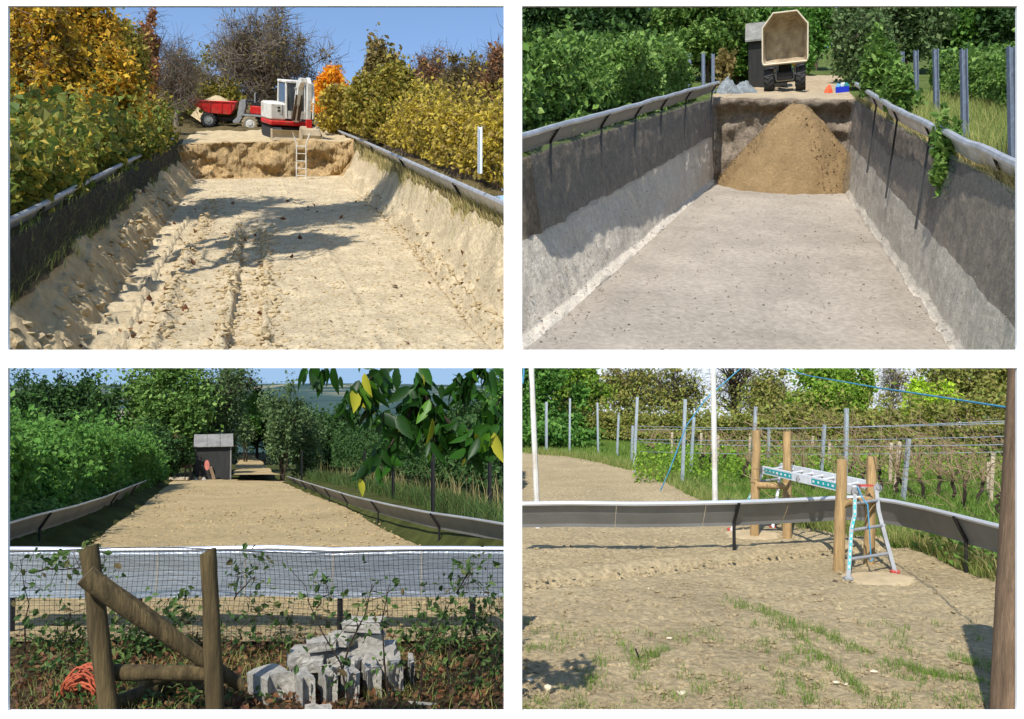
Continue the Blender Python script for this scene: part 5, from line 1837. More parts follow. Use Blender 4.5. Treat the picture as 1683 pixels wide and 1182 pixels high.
# brambles and twigs about the net
def sprig(name, lab, pts, nl, ls, lm, sm, r=.004, spread=.05, cat='bramble', group=None, lim=LC):
    """a bent stem with side twigs and leaves"""
    pts = [np.asarray(p, float) for p in pts]
    o0 = pts[0]
    root = empty(name, lab, cat, group, loc=o0)
    mb = MB()
    mb.tube([p - o0 for p in pts], [r * (1.2 - .8 * i / (len(pts) - 1)) for i in range(len(pts))], 5)
    C = []
    for k in range(nl):
        t = rng.uniform(.1, 1) * (len(pts) - 1)
        i = min(int(t), len(pts) - 2)
        p = pts[i] + (pts[i + 1] - pts[i]) * (t - i)
        e = p + rng.normal(size=3) * spread
        if k % 3 == 0:
            limb(mb, p - o0, e - o0, r * .5, r * .25, n=3, seg=2)
        C.append(e)
    mb.build('stem', sm, root)
    C = np.array(C)
    C = np.concatenate([C, C + rng.normal(size=C.shape) * spread * .4])
    C = cull(C, **lim)
    link('foliage', leaves_mesh('foliage', C - o0, ls, lm, elong=1.6, fold=True), root)
    return root


br_l = ['bramble climbing the net by the white border', 'bramble trailing along the barrier behind the net', 'dark bramble tangled in the net between white edge and frame', 'thick bramble behind the first timber post', 'bramble growing under the slanting brace', 'bramble climbing above the timber rail', 'thin bramble beside the second timber post', 'bramble twig crossing the bright barrier', 'bramble standing in front of the net above the blocks', 'bramble hanging on the barrier above the blocks', 'bushy bramble beside the topmost block', 'bramble climbing the net at the far end', 'leafy clump on the barrier near the far end', 'low bramble running behind the slabs', 'bramble at the corner of the net']
spots = [(40, 1085, 50, 930, 60), (60, 940, 170, 925, 90), (100, 1080, 120, 1000, 120), (205, 1080, 235, 1000, 150), (255, 1085, 300, 1010, 120), (300, 1085, 270, 990, 70), (372, 1080, 420, 1000, 70), (385, 985, 430, 930, 60), (470, 1075, 450, 1010, 60), (520, 1000, 540, 960, 30), (660, 1080, 720, 1020, 170), (770, 1085, 800, 1000, 150), (750, 975, 780, 920, 90), (690, 1090, 800, 1060, 150), (825, 1090, 810, 1040, 90)]
for i, (x0, y0, x1, y1, nl) in enumerate(spots):
    d = 5.2 + .1 * (i % 3)
    pts = [P(x0 + (x1 - x0) * t + rng.normal() * 10 * t, y0 + (y1 - y0) * t + rng.normal() * 8 * t, d - .1 * t) for t in np.linspace(0, 1, 6)]
    sprig('bramble', br_l[i], pts, int(nl * .6), .026, L_weed, M_barkd, r=.0045, spread=.085, group='brambles on the garden net')
tw_l = ['bare dark twig rising between the slabs', 'forked thorny twig crossing the middle of the pile', 'tall thin twig in front of the slabs', 'grey branching shrub beside the end of the pile', 'thin shrub stem with small leaves past the pile', 'leaning pale twig near the end of the net', 'dark curved twig over the litter', 'thorny twig at the outer end of the litter']
for i, pts in enumerate((((575, 1165), (560, 1090), (530, 1040), (505, 985)), ((560, 1110), (575, 1060), (600, 1010), (612, 960)), ((640, 1165), (632, 1090), (628, 1020), (640, 960)), ((690, 1160), (695, 1080), (720, 1030), (740, 990)), ((745, 1165), (735, 1100), (740, 1060), (745, 1030)), ((815, 1150), (812, 1100), (825, 1060), (830, 1020)), ((700, 1150), (745, 1130), (790, 1115), (825, 1095)), ((800, 1168), (760, 1140), (740, 1110), (735, 1090)))):
    d = 4.12 + .05 * i
    sprig('twig', tw_l[i], [P(x, y, d) for x, y in pts], 26, .022, L_weed, M_barkd, r=.005, spread=.06, cat='twig', group='twigs round the block pile')

# litter: dead leaves, weeds
n = 9000
X_, Y_ = rng.uniform(-4.2, -.02, n), rng.uniform(3.7, 5.7, n)
C = np.stack([X_, Y_, z3(Y_) + rng.uniform(.0, .04, n)], -1)
link('leaf_litter', leaves_mesh('leaf_litter', cull(C, maxx=838), .022, L_red, up_bias=.6), kind='stuff', label='dead leaves and litter under the garden net', cat='leaf litter')
n = 8000
X_, Y_ = rng.uniform(-4.2, -.02, n), rng.uniform(3.7, 5.6, n)
k_ = vn(X_ * 2.2, Y_ * 2.2, 33) > .45
C = np.stack([X_, Y_, z3(Y_)], -1)[k_]
link('weed_grass', grass_mesh('weed_grass', cull(C[::2], maxx=838), .07, .0022, L_gdry, lean=.6), kind='stuff', label='sparse weeds and grass in the litter', cat='weeds')
n = 5000
X_, Y_ = rng.uniform(-4.2, -.02, n), rng.uniform(3.7, 5.5, n)
k_ = vn(X_ * 1.6, Y_ * 1.6, 37) > .5
C = np.stack([X_, Y_, z3(Y_) + rng.uniform(.01, .08, n)], -1)[k_]
link('ground_ivy', leaves_mesh('ground_ivy', cull(C, maxx=838), .026, L_weed, up_bias=.7), kind='stuff', label='low ivy creeping through the litter', cat='ivy')

# hedge, vines, grass
pth = [gc(px, d) + np.array([0, 0, .1]) for px, d in ((-300, 7.6), (-175, 9.5), (-50, 12.5), (48, 16), (130, 21), (192, 26), (222, 29))]
hedge('bramble_hedge', 'tall tangled green hedge running down beside the raked bed', pth, 1.9, [1.3, 1.28, 1.26, 1.26, 1.25, 1.15, .9], 120000, .075, L_mgreen, M_coreg, lim=LC, seed=23, lumpscale=1.2, lump=.4, spray=.3)
pth = [gc(px, d) for px, d in ((-150, 8.2), (-50, 9.6), (50, 12.2), (140, 17), (206, 23), (240, 28))]
hedge('grass_verge', 'bright strip of weeds between hedge and metal barrier', pth, .7, [.5, .48, .46, .42, .4, .3], 30000, .055, L_green, M_coreg, cat='verge', lim=LC, seed=25, lumpscale=.5, lump=.5)
pth = [gc(px, d) for px, d in ((520, 30), (580, 24), (650, 18.5), (730, 14.5), (800, 12), (838, 11))]
hedge('vine_row', 'row of dark green vines on posts beyond the metal barrier', [p + np.array([.5, 2.0, .35]) for p in pth], .8, [1.25, 1.25, 1.2, 1.15, 1.1, 1.1], 45000, .07, L_dgreen, M_coreg, cat='vines', lim=LC, seed=27, lumpscale=.9, lump=.4, core=.55)
n = 16000
t = rng.uniform(0, 1, n)
ppx = np.interp(t, np.linspace(0, 1, 6), [500, 570, 650, 730, 800, 860])
pd = np.interp(t, np.linspace(0, 1, 6), [30, 23, 17, 12.8, 10.2, 8.8]) + rng.uniform(-.2, 2.4, n)
X_ = (ppx - CX) / F * pd + rng.uniform(0, .8, n)
C = np.stack([X_, pd, z3(pd) + .1], -1)
link('dry_grass', grass_mesh('dry_grass', cull(C, **LC), .34, .006, L_weed, lean=.4), kind='stuff', label='mixed dry and green grass between barrier and vines', cat='grass')
C = C[rng.random(n) < .05]
link('straw_grass', grass_mesh('straw_grass', cull(C + np.array([.3, .5, 0]), **LC), .62, .006, L_dry, lean=.25), kind='stuff', label='straw-coloured tall grass under the vines', cat='grass')
for i, (px, y0, y1, d) in enumerate(((712, 838, 722, 13), (647, 812, 734, 18), (805, 828, 700, 13), (497, 772, 742, 30), (600, 800, 742, 23))):
    a = gc(px, d)
    pole('steel_post', ['dark steel post in front of the vines under the cherry twig', 'dark steel post second in the vine row', 'dark steel post nearest the white border', 'short dark post at the far end of the barrier', 'slim dark post third in the vine row'][i], a, a + np.array([0, 0, (prow(a)[1] - y1) / F * d]), .03, M_dark, group='posts of the dark vine row', section=(.03, .02))


def treeC(name, label, px, d, ytop, wpx, n, ls, lm, bm, ch=.58, rzf=.44, lim=None, **kw):
    b_ = gc(px, d)
    h = (prow(b_)[1] - ytop) / F * d
    rx = wpx / F * d
    kw.setdefault('tr', h * .02)
    return tree(name, label, b_, h, (ch, rx, rx * .8, h * rzf), n, ls, lm, bm, lim=lim or LC, **kw)


treeC('plum_tree', 'dark round tree at the outer end of the hedge', 30, 36, 626, 62, 11000, .10, L_dgreen, M_barkd)
treeC('plum_tree', 'broad dark tree rising behind the middle of the hedge', 118, 38, 622, 60, 12000, .10, L_dgreen, M_barkd)
treeC('spruce_tree', 'blue-green spruce tip poking out of the dark trees', 102, 41, 609, 17, 3000, .09, L_bluegreen, M_barkd, ch=.5, rzf=.5, trunk_top=.98)
treeC('plum_tree', 'lower dark tree at the gap with the far view', 176, 36, 650, 30, 5000, .10, L_dgreen, M_barkd)
treeC('walnut_tree', 'tall bright green tree beside the grey shed', 262, 37, 585, 72, 13000, .12, L_green, M_bark, nclump=60, ch=.62)
treeC('plum_tree', 'dark shrubby tree filling the space behind the log stack', 250, 33, 700, 50, 6000, .09, L_dgreen, M_barkd, ch=.5)
treeC('elder_bush', 'little bush with rusty leaves beside the log stack', 284, 34.5, 710, 14, 1300, .07, L_brown, M_bark, ch=.6, rzf=.36)
treeC('olive_tree', 'airy dull green tree behind the shed roof', 372, 39, 588, 40, 7000, .09, L_dull, M_bark, twigs=5, twig_r=.012, twig_len=.6)
treeC('plum_tree', 'green trees massed above the shed', 322, 40, 640, 40, 7000, .1, L_mgreen, M_barkd, ch=.5)
treeC('hazel_bush', 'dark bush with a cluster of black stems beside the footpath', 464, 33.5, 630, 30, 8500, .075, L_dull, M_barkd, stems=6, ch=.62, rzf=.36, trunk_top=.6)
treeC('hazel_bush', 'lighter bush spreading next to the dark stemmed bush', 500, 35, 664, 34, 5500, .08, L_dull, M_barkd, stems=4, ch=.5)
treeC('hazel_bush', 'green bush hanging over the far end of the footpath', 404, 47, 640, 26, 4200, .09, L_mgreen, M_barkd, stems=2, ch=.68, rzf=.26)
treeC('plum_tree', 'dark tree closing the far end of the footpath', 424, 58, 640, 30, 7000, .13, L_dgreen, M_barkd, ch=.55, rzf=.46)
treeC('plum_tree', 'dark low tree between the bushes below the far view', 520, 42, 662, 30, 5000, .1, L_dgreen, M_barkd, ch=.5)
treeC('plum_tree', 'dark thicket tree behind the vines below the far view', 560, 38, 668, 50, 8500, .1, L_dgreen, M_barkd, ch=.5)
treeC('plum_tree', 'deep green tree behind the hanging cherry twig', 655, 34, 676, 56, 9000, .1, L_dgreen, M_barkd, ch=.5)
treeC('plum_tree', 'taller dark tree near the white border', 775, 30, 640, 52, 9500, .09, L_dgreen, M_barkd, ch=.52)
treeC('plum_tree', 'bright topped tree hard against the white border', 826, 27, 604, 30, 5000, .09, L_mgreen, M_barkd, ch=.55)

# the shed
s0 = gc(352, 34.6)
shc = empty('garden_shed', 'dark felt-clad garden shed with a pale patched roof', 'shed', loc=s0)
shc.rotation_euler = (0, 0, math.atan(489 / 1400))
k = 34.6 / F
w2, he, hr = 56 * k / 2, 55 * k, 72 * k
mb = MB()
mb.bbox((0, .7, he / 2), (w2 * 2, 1.4, he), .01)
mb.build('wall', M_shed, shc)
mb = MB()
mb.box((w2 - .02, -.015, he / 2), (.05, .02, he))
mb.build('corner_board', M_shedroof, shc)
slope = math.atan2(hr - he, .75)
rl = .80 / math.cos(slope)
for i in range(3):
    for j in range(2):
        mb = MB()
        cx_ = -w2 - .06 + (w2 * 2 + .14) * (i + .5) / 3
        t0 = (j + .5) / 2
        c = (cx_, -.14 + .86 * t0, he + .02 + (hr - he) * t0 * 1.02 + (.012 if j else 0))
        mb.box(c, ((w2 * 2 + .14) / 3 - .012, rl / 2 + (.05 if j == 0 else -.01), .02), M=Matrix.Rotation(slope + .02 * (i - 1), 3, 'X') @ Matrix.Rotation(.015 * (1 - i), 3, 'Y'))
        mb.build('roof_panel', M_shedroof, shc)
mb = MB()
mb.prism([(.72, he), (.72, hr), (1.5, he)], -w2, w2, M=Matrix.Rotation(math.pi / 2, 4, 'Z'))
mb.build('gable', M_shed, shc)

# things leaning about the shed
o0 = gc(297, 34.2)
ws = empty('log_stack', 'stack of short split logs on a rough plank shelf beside the shed', 'log stack', loc=o0)
for j in range(2):
    for i in range(8):
        mb = MB()
        mb.tube([(-.40 + i * .115 + .05 * j, -.12, .74 + j * .1), (-.40 + i * .115 + .05 * j + rng.normal() * .01, .2, .74 + j * .1)], .052 + .006 * rng.normal(), 8)
        mb.build('split_log', M_bark, ws, smooth=True)
mb = MB()
mb.box((.02, 0, .60), (.9, .36, .16))
mb.build('plank', M_woodgrey, ws)
for x in (-.38, -.1, .2, .4):
    mb = MB()
    mb.tube([(x, -.05, 0), (x + .06, 0, .54)], .04, 7)
    mb.build('prop', M_woodgrey, ws)
mb = MB()
mb.bbox((0, 0, .06), (.95, .16, .12), .02)
o = mb.build('timber_baulk', M_stake, label='pale beam lying at the end of the barrier below the log stack', cat='beam')
o.location = Vector(tuple(gc(292, 33.2) + np.array([0, 0, .06])))
mb = MB()
th = np.linspace(0, 2 * math.pi, 22, endpoint=False)
mb.prism([(.10 * math.cos(a), .21 * math.sin(a)) for a in th], -.012, .012)
o = mb.build('oval_board', mat('pink_board', lin(196, 118, 104), rough=.7, noise=(4, .15)), label='faded pink oval board leaning on the shed', cat='board')
o.location = Vector(tuple(gc(342, 34.3) + np.array([0, 0, .62])))
o.rotation_euler = (.1, 0, 0)
mb = MB()
mb.box((0, 0, .28), (.13, .03, .60), M=Matrix.Rotation(-.3, 3, 'Y'))
o = mb.build('plank', M_woodgrey, label='short grey plank leaning beside the pink oval board', cat='plank')
o.location = Vector(tuple(gc(351, 34.2)))
for i, (px, ang, Lh) in enumerate(((326, -.7, .75), (330, .05, .9), (338, 1.0, .6))):
    mb = MB()
    mb.tube([(-math.sin(ang) * Lh * .5, 0, .02), (math.sin(ang) * Lh * .5, .1, Lh * max(.3, math.cos(ang)))], .016, 6)
    mb.bbox((math.sin(ang) * Lh * .5, .1, Lh * max(.3, math.cos(ang))), (.14, .04, .05), .01)
    o = mb.build('garden_tool', M_barkd, label=['hoe slanting across the shed front', 'upright rake handle against the shed', 'spade lying half down by the shed'][i], cat='tool')
    o.location = Vector(tuple(gc(px, 34.2)))
for i, (px, r, c) in enumerate(((318, .12, 0), (324, .10, 1), (331, .13, 0), (337, .11, 1), (310, .10, 0), (303, .09, 1))):
    o = mound('rubble_stone', M_conc if c else M_bark, gc(px, 33.9) + np.array([0, 0, 0]), r, r * .8, r * 1.5, UPZ, RA, np.array([0, 1.0, 0]), n=9, k=5, peak=2.2, rough=.4, seed=70 + i, label=['brown stump by the shed corner', 'pale stone by the shed corner', 'brown stump under the slanting hoe', 'pale stone under the pink board', 'brown stump at the foot of the log stack', 'pale stone under the log shelf'][i], cat='stump' if c == 0 else 'stone')

# cherry twig hanging into view close by
cb0 = P(690, 594, 3.7)
cb = empty('cherry_branch', 'cherry twig with large drooping dark leaves hanging in front of the view', 'branch', loc=cb0)
paths = [((690, 594), (692, 625), (688, 650), (668, 690), (640, 735), (606, 774)), ((690, 640), (712, 668), (740, 696), (770, 708), (815, 704), (836, 700)), ((668, 690), (650, 690), (632, 686)), ((712, 668), (708, 700), (716, 728)), ((600, 630), (585, 640), (575, 655)), ((652, 594), (620, 612), (600, 630), (592, 655)), ((770, 708), (772, 722), (790, 736)), ((520, 594), (518, 604), (524, 612)), ((790, 594), (770, 618), (752, 640)), ((836, 640), (820, 660), (806, 676))]
leafC, leafD = [], []
for i, pp_ in enumerate(paths):
    mb = MB()
    q = [P(x, y, 3.7 + .03 * math.sin(i + k * .8)) - cb0 for k, (x, y) in enumerate(pp_)]
    r0 = .010 if i < 2 else .005
    mb.tube(q, [r0 * (1 - .6 * k / (len(q) - 1)) for k in range(len(q))], 6)
    mb.build('twig', M_barkd, cb, smooth=True)
    nL = {0: 34, 1: 26, 2: 9, 3: 12, 4: 9, 5: 14, 6: 14, 7: 5, 8: 16, 9: 9}[i]
    for k in range(int(nL * 3.2)):
        t = rng.uniform(.12, 1.0) * (len(q) - 1)
        j = min(int(t), len(q) - 2)
        leafC.append(q[j] + (q[j + 1] - q[j]) * (t - j) + rng.normal(size=3) * np.array([.035, .05, .02]))
# leaves one by one: a pointed blade folded along its midrib
pr_ = [(0, 0), (.12, .30), (.35, .5), (.62, .42), (.85, .18), (1.0, 0)]
lv, lf = [], []
for i, (a, b) in enumerate(pr_):
    lv += [(a, -b * .40, -.16 * a * a + .14 * b), (a, 0, -.16 * a * a), (a, b * .40, -.16 * a * a + .14 * b)]
for i in range(5):
    lf += [(i * 3, i * 3 + 1, i * 3 + 4, i * 3 + 3), (i * 3 + 1, i * 3 + 2, i * 3 + 5, i * 3 + 4)]
variants = []
for c in ((36, 68, 22), (48, 88, 26), (30, 58, 20), (84, 128, 36), (170, 166, 50)):
    mm = leafmat('cherry_leaf', [c, tuple(min(255, int(q * 1.12)) for q in c)], trans=.45, rough=.4)
    m_ = MB()
    m_.V, m_.F = list(lv), list(lf)
    variants.append(m_.mesh('leaf', mm, smooth=True))
for k, c in enumerate(leafC):
    pw = c + cb0
    dirv = np.array([rng.normal() * .55, rng.normal() * .5, -1.0 + rng.normal() * .45])
    dirv /= np.linalg.norm(dirv)
    sz = rng.uniform(.05, .14)
    tip = cull((pw + dirv * sz)[None], minrow=596, maxx=836)
    if len(tip) == 0 or len(cull(pw[None], minrow=590, maxx=836)) == 0:
        continue
    me = variants[min(3, int(abs(rng.normal()) * 1.6))] if rng.random() > .03 else variants[4]
    o = link('leaf', me, cb)
    yv = np.cross(dirv, rng.normal(size=3))
    yv /= np.linalg.norm(yv)
    zv = np.cross(dirv, yv)
    o.matrix_local = Matrix(((dirv[0] * sz, yv[0] * sz, zv[0] * sz, c[0]), (dirv[1] * sz, yv[1] * sz, zv[1] * sz, c[1]), (dirv[2] * sz, yv[2] * sz, zv[2] * sz, c[2]), (0, 0, 0, 1)))

# ================================================================ plot D: stony soil with the trestle
LD = dict(minx=850, minrow=593)
T = [G(x, y, Z4 + .51) for x, y in ((850, 829), (940, 829), (1040, 829), (1130, 828), (1220, 827), (1310, 822), (1400, 818), (1432, 820))]
gd = 'barriers round the stony plot'
barrier('metal_barrier', 'long grey barrier with a bright rim crossing behind the trestle', T, UPZ, np.array([2, 4, 0.0]), .22, .13, .024, [.585, .985], .29, .017, group=gd, sheet=M_zincin, rimm=mat('bright_rim', (.60, .61, .62, 1), rough=.4, metal=.4), joints=[0, .26, .5, .75, 1])
T = [G(x, y, Z4 + .51) for x, y in ((1434, 821), (1470, 826), (1520, 836), (1570, 849), (1610, 859), (1652, 869), (1700, 881))]
barrier('metal_barrier', 'grey barrier running from the trestle towards the big weathered post', T, UPZ, np.array([2, 5, 0.0]), .22, .11, .022, [.55], .29, .017, group=gd, sheet=M_zincin, rimm=MATS['bright_rim'], joints=[0, .5, 1])

# the two timber H-frames
def hframe(lab, b1, t1, b2, t2, yb, r, grp):
    a1, a2 = G(*b1, Z4), G(*b2, Z4)
    o0 = a1.copy()
    root = empty('timber_goal', lab, 'timber frame', grp, loc=o0)
    d1, d2 = a1[1], a2[1]
    h1, h2 = (b1[1] - t1[1]) / F * d1, (b2[1] - t2[1]) / F * d2
    x1, x2 = (t1[0] - b1[0]) / F * d1, (t2[0] - b2[0]) / F * d2
    for a, h, xo in ((a1, h1, x1), (a2, h2, x2)):
        mb = MB()
        pts = [a - o0 + np.array([xo * t + .003 * rng.normal(), 0, h * t]) for t in np.linspace(-.05, 1, 7)]
        mb.tube(pts, [r * (1.06 - .1 * t) for t in np.linspace(0, 1, 7)], 14)
        mb.build('post', M_wood, root, smooth=True)
    zc = h1 * (b1[1] - yb) / (b1[1] - t1[1])
    p1 = a1 - o0 + np.array([x1 * .6, -.03, zc])
    p2 = a2 - o0 + np.array([x2 * .6, -.03, zc])
    mb = MB()
    mb.tube([p1, (p1 + p2) / 2, p2], r * .78, 12)
    mb.build('crossbar', M_wood, root, smooth=True)
    return root


hframe('pair of pale timber posts with a crossbar at the front end of the ladder', (1378, 938), (1386, 757), (1428, 926), (1436, 752), 829, .05, 'timber frames carrying the ladder')
hframe('pair of pale timber posts with a crossbar at the rear end of the ladder', (1240, 882), (1245, 709), (1294, 884), (1295, 711), 798, .048, 'timber frames carrying the ladder')

# folding ladder set up as a platform
zd = .785
FL, FR = G(1405, 806, zd), G(1440, 800, zd)
RL, RR = G(1254, 772, zd), G(1284, 767, zd)
fl, fr = G(1394, 953, Z4), G(1471, 942, Z4)
rl_, rr_ = G(1201, 872, Z4), G(1270, 868, Z4)
o0 = fl.copy()
ld = empty('folding_ladder', 'aluminium folding ladder set up as a platform across the timber frames', 'ladder', loc=o0)


def stile(pts, name='stile', w=.034, t=.07, m=None):
    pts = [np.asarray(p) - o0 for p in pts]
    mb = MB()
    vs, fs = [], []
    for i, p in enumerate(pts):
        tv = pts[min(i + 1, len(pts) - 1)] - pts[max(i - 1, 0)]
        tv = tv / np.linalg.norm(tv)
        side = np.array([1.0, -.35, 0]) if abs(tv[2]) > .6 else np.cross(tv, UPZ)
        side = side / np.linalg.norm(side)
        up = np.cross(side, tv)
        for a_, b_ in ((-1, -1), (1, -1), (1, 1), (-1, 1)):
            vs.append(p + side * a_ * w / 2 + up * b_ * t / 2)
    for i in range(len(pts) - 1):
        for k in range(4):
            j = (k + 1) % 4
            fs.append((i * 4 + k, i * 4 + j, i * 4 + 4 + j, i * 4 + 4 + k))
    n_ = len(pts) * 4
    fs += [(3, 2, 1, 0), (n_ - 4, n_ - 3, n_ - 2, n_ - 1)]
    mb.add(vs, fs)
    return mb.build(name, m or M_alu, ld)


kn = lambda a, b, t, out: a + (b - a) * t + np.asarray(out)
stile([FL + np.array([0, 0, -.03]), kn(FL, fl, .30, (.015, 0, 0)), kn(FL, fl, .45, (-.005, 0, 0)), fl])
stile([FR + np.array([0, 0, -.03]), kn(FR, fr, .30, (-.03, 0, .0)), kn(FR, fr, .45, (-.025, 0, 0)), fr])
stile([RL + np.array([0, 0, -.03]), kn(RL, rl_, .35, (.02, 0, 0)), rl_], m=M_alu2)
stile([RR + np.array([0, 0, -.03]), kn(RR, rr_, .35, (-.0, 0, 0)), rr_], m=M_alu2)
stile([FL, RL], t=.085, m=M_alu2)
stile([FR, RR], t=.085, m=M_alu2)
for (a, b, c, e, ts) in ((FL, fl, FR, fr, (.16, .46, .78)), (RL, rl_, RR, rr_, (.2, .6))):
    for t in ts:
        mb = MB()
        mb.tube([a + (b - a) * t - o0, c + (e - c) * t - o0], .015, 8)
        mb.build('rung', M_alu, ld, smooth=True)
for t in np.linspace(.04, .96, 9):
    mb = MB()
    mb.tube([FL + (RL - FL) * t - o0, FR + (RR - FR) * t - o0], .014, 8)
    mb.build('rung', M_alu2, ld, smooth=True)
for p in (FL, FR, RL, RR, FL + (RL - FL) * .55):
    mb = MB()
    mb.cyl(p - o0 + np.array([0, -.022, -.01]), (0, 1, 0), .042, .03, 16)
    mb.cyl(p - o0 + np.array([0, -.042, -.01]), (0, 1, 0), .014, .02, 10)
    mb.build('hinge', M_mgrey, ld, smooth=True)
M_redcap = mat('red_foot', lin(178, 76, 66), rough=.6)
for p in (fl, fr, rl_, rr_):
    mb = MB()
    mb.bbox(p - o0 + np.array([0, 0, .012]), (.075, .06, .035), .008)
    mb.build('foot', M_redcap if p is not fl else M_mgrey, ld)
mb = MB()
mb.box((FL + FR) / 2 - o0 + np.array([0, 0, .028]), (.12, .07, .016))
mb.build('locking_bar', M_redcap, ld)
# printed stickers: teal strips with pale blocks of print
def strip(a, b, t0, t1, off, hgt, n):
    a, b = np.asarray(a) - o0, np.asarray(b) - o0
    tv = (b - a) / np.linalg.norm(b - a)
    upv = np.cross(np.cross(tv, off), tv)
    upv = upv / np.linalg.norm(upv)
    offn = np.asarray(off) / np.linalg.norm(off)
    sd = np.cross(tv, offn)
    p, q = a + (b - a) * t0, a + (b - a) * t1
    oo_ = np.asarray(off)
    mb = MB()
    mb.add([p + oo_ - sd * hgt, q + oo_ - sd * hgt, q + oo_ + sd * hgt, p + oo_ + sd * hgt], [(0, 1, 2, 3)])
    st = mb.build('sticker', M_teal, ld)
    mb = MB()
    for k in range(n):
        u0, u1 = (k + .3) / n, (k + .3 + .45 * rng.uniform(.6, 1.2)) / n
        p2, q2 = p + (q - p) * u0, p + (q - p) * u1
        o2 = oo_ * 1.06
        hh = hgt * .4
        mb.add([p2 + o2 - sd * hh, q2 + o2 - sd * hh, q2 + o2 + sd * hh, p2 + o2 + sd * hh], [(0, 1, 2, 3)])
    mb.build('lettering', M_stickw, st)


nD = np.cross(FL - RL, UPZ)
nD = nD / np.linalg.norm(nD)
if nD[1] > 0:
    nD = -nD
for t0, t1 in ((.06, .40), (.62, .96)):
    strip(FL, RL, t0, t1, nD * .0195, .027, 7)
kA = kn(FL, fl, .45, (-.005, 0, 0))
nV = np.array([-.33, -.94, 0]) * 1.3
strip(kA, fl, .05, .78, nV * .034, .012, 6)
strip(kn(FL, fl, .30, (.015, 0, 0)), kA, .0, .9, nV * .034, .012, 2)
strip(kn(FL, fl, .06, (.002, 0, 0)), kn(FL, fl, .28, (.014, 0, 0)), .2, 1, nV * .034, .012, 2)
strip(kn(RL, rl_, .35, (.02, 0, 0)), rl_, .05, .6, nV * .034, .012, 4)

# ropes
def rope(lab, pts, r, name='rope', knots=()):
    pts = [np.asarray(p) for p in pts]
    mb = MB()
    q = []
    for i in range(len(pts) - 1):
        for t in np.linspace(0, 1, 8, endpoint=False):
            q.append(pts[i] + (pts[i + 1] - pts[i]) * t - pts[0])
    q.append(pts[-1] - pts[0])
    mb.tube(q, r, 6)
    for kp in knots:
        c = np.asarray(kp) - pts[0]
        ring = [c + np.array([.016 * math.cos(a), .006 * math.sin(3 * a), -.012 + .026 * math.sin(a)]) for a in np.linspace(0, 4 * math.pi, 24)]
        mb.tube(ring, r, 6)
    o = mb.build(name, M_rope, smooth=True, label=lab, cat='rope')
    o.location = Vector(tuple(pts[0]))
    return o


kk = P(1431, 919, 7.75)
rope('blue rope tied round the ladder rungs with a hanging knot', [P(1409, 800, 7.85), P(1417, 818, 7.8), P(1426, 830, 7.75), P(1429, 870, 7.72), P(1431, 912, 7.72)], .006, knots=[P(1431, 916, 7.72)])
rope('light blue rope stretched from the big weathered post towards the trees', [P(1668, 672, 4.75), P(1560, 655, 5.9), P(1440, 637, 7.6), P(1330, 618, 10), P(1256, 596, 13)], .007)
rope('blue rope pegged into the soil and rising past the steel posts', [G(1085, 808, Z4), P(1100, 774, 13.6), P(1128, 700, 13.6), P(1160, 656, 13.6), P(1228, 596, 13.6)], .009)
rope('blue rope end hanging at the edge of the white border', [P(860, 594, 10), P(861, 612, 10), P(859, 630, 10)], .012)

# tall white poles
for (px, pb, d, lab) in ((873, 884, 10.2, 'slim white pole standing near the white border'), (1172, 1176, 10.4, 'slim white pole behind the middle of the barrier')):
    a, b = G(pb, 635 + 1.7 / d * F, Z4), P(px, 594, d)
    pole('white_pole', lab, a, b, .033, M_mwhite, cat='pole', group='white poles behind the barrier')

# big weathered post at the edge
a, b = P(1668, 1190, 4.25), P(1700, 596, 4.4)
mb = MB()
nn_, mm_ = 26, 40
vs, fs = [], []
for j in range(mm_):
    t = j / (mm_ - 1)
    c = (b - a) * t
    for i in range(nn_):
        th_ = 2 * math.pi * i / nn_
        r = .118 * (1 + .035 * float(fbm(i / 1.7, t * 3, 201)) + .05 * math.exp(-((t - .36) / .03) ** 2) * max(0, math.cos(th_ + 2.2)))
        vs.append(c + np.array([math.cos(th_) * r, math.sin(th_) * r, 0]))
for j in range(mm_ - 1):
    for i in range(nn_):
        k = (i + 1) % nn_
        fs.append((j * nn_ + i, j * nn_ + k, j * nn_ + nn_ + k, j * nn_ + nn_ + i))
fs.append(tuple(range((mm_ - 1) * nn_, mm_ * nn_)))
mb.add(vs, fs)
o = mb.build('wooden_post', M_woodgrey, smooth=True, label='thick weathered wooden post leaning at the edge of the stony plot', cat='post')
o.location = Vector(tuple(a))

# vineyard: steel posts, stakes, vines, wires
sp = [(898, 661, 898, 742), (937, 655, 936, 741), (982, 662, 983, 744), (1017, 682, 1014, 749), (1040, 700, 1038, 758), (1048, 653, 1042, 776), (1127, 657, 1121, 799), (1141, 686, 1135, 778), (1243, 669, 1236, 790), (1264, 703, 1263, 766), (1356, 699, 1349, 792), (1393, 672, 1389, 815), (1495, 722, 1484, 824)]
sl_ = ['thin steel post by the dark trees', 'steel post at the corner of the green bank', 'steel post above the yellow weeds', 'short steel post leaning among the weeds', 'small steel post behind the tall slanting one', 'tall steel post slanting at the edge of the soil', 'tall steel post crossed by the blue rope', 'steel post just behind the blue rope', 'steel post rising behind the rear timber frame', 'thin steel post between the rear timber posts', 'bent steel post behind the ladder platform', 'tallest steel post behind the front timber frame', 'slanting steel post among the vines past the ladder']
for i, (x1, y1, x0, y0) in enumerate(sp):
    a = G(x0, y0, Z4)
    b = a + np.array([(x1 - x0) / F * a[1], 0, (y0 - y1) / F * a[1]])
    pole('steel_post', sl_[i], a, b, .03, M_galv, group='steel posts of the vineyard', section=(.034, .024))
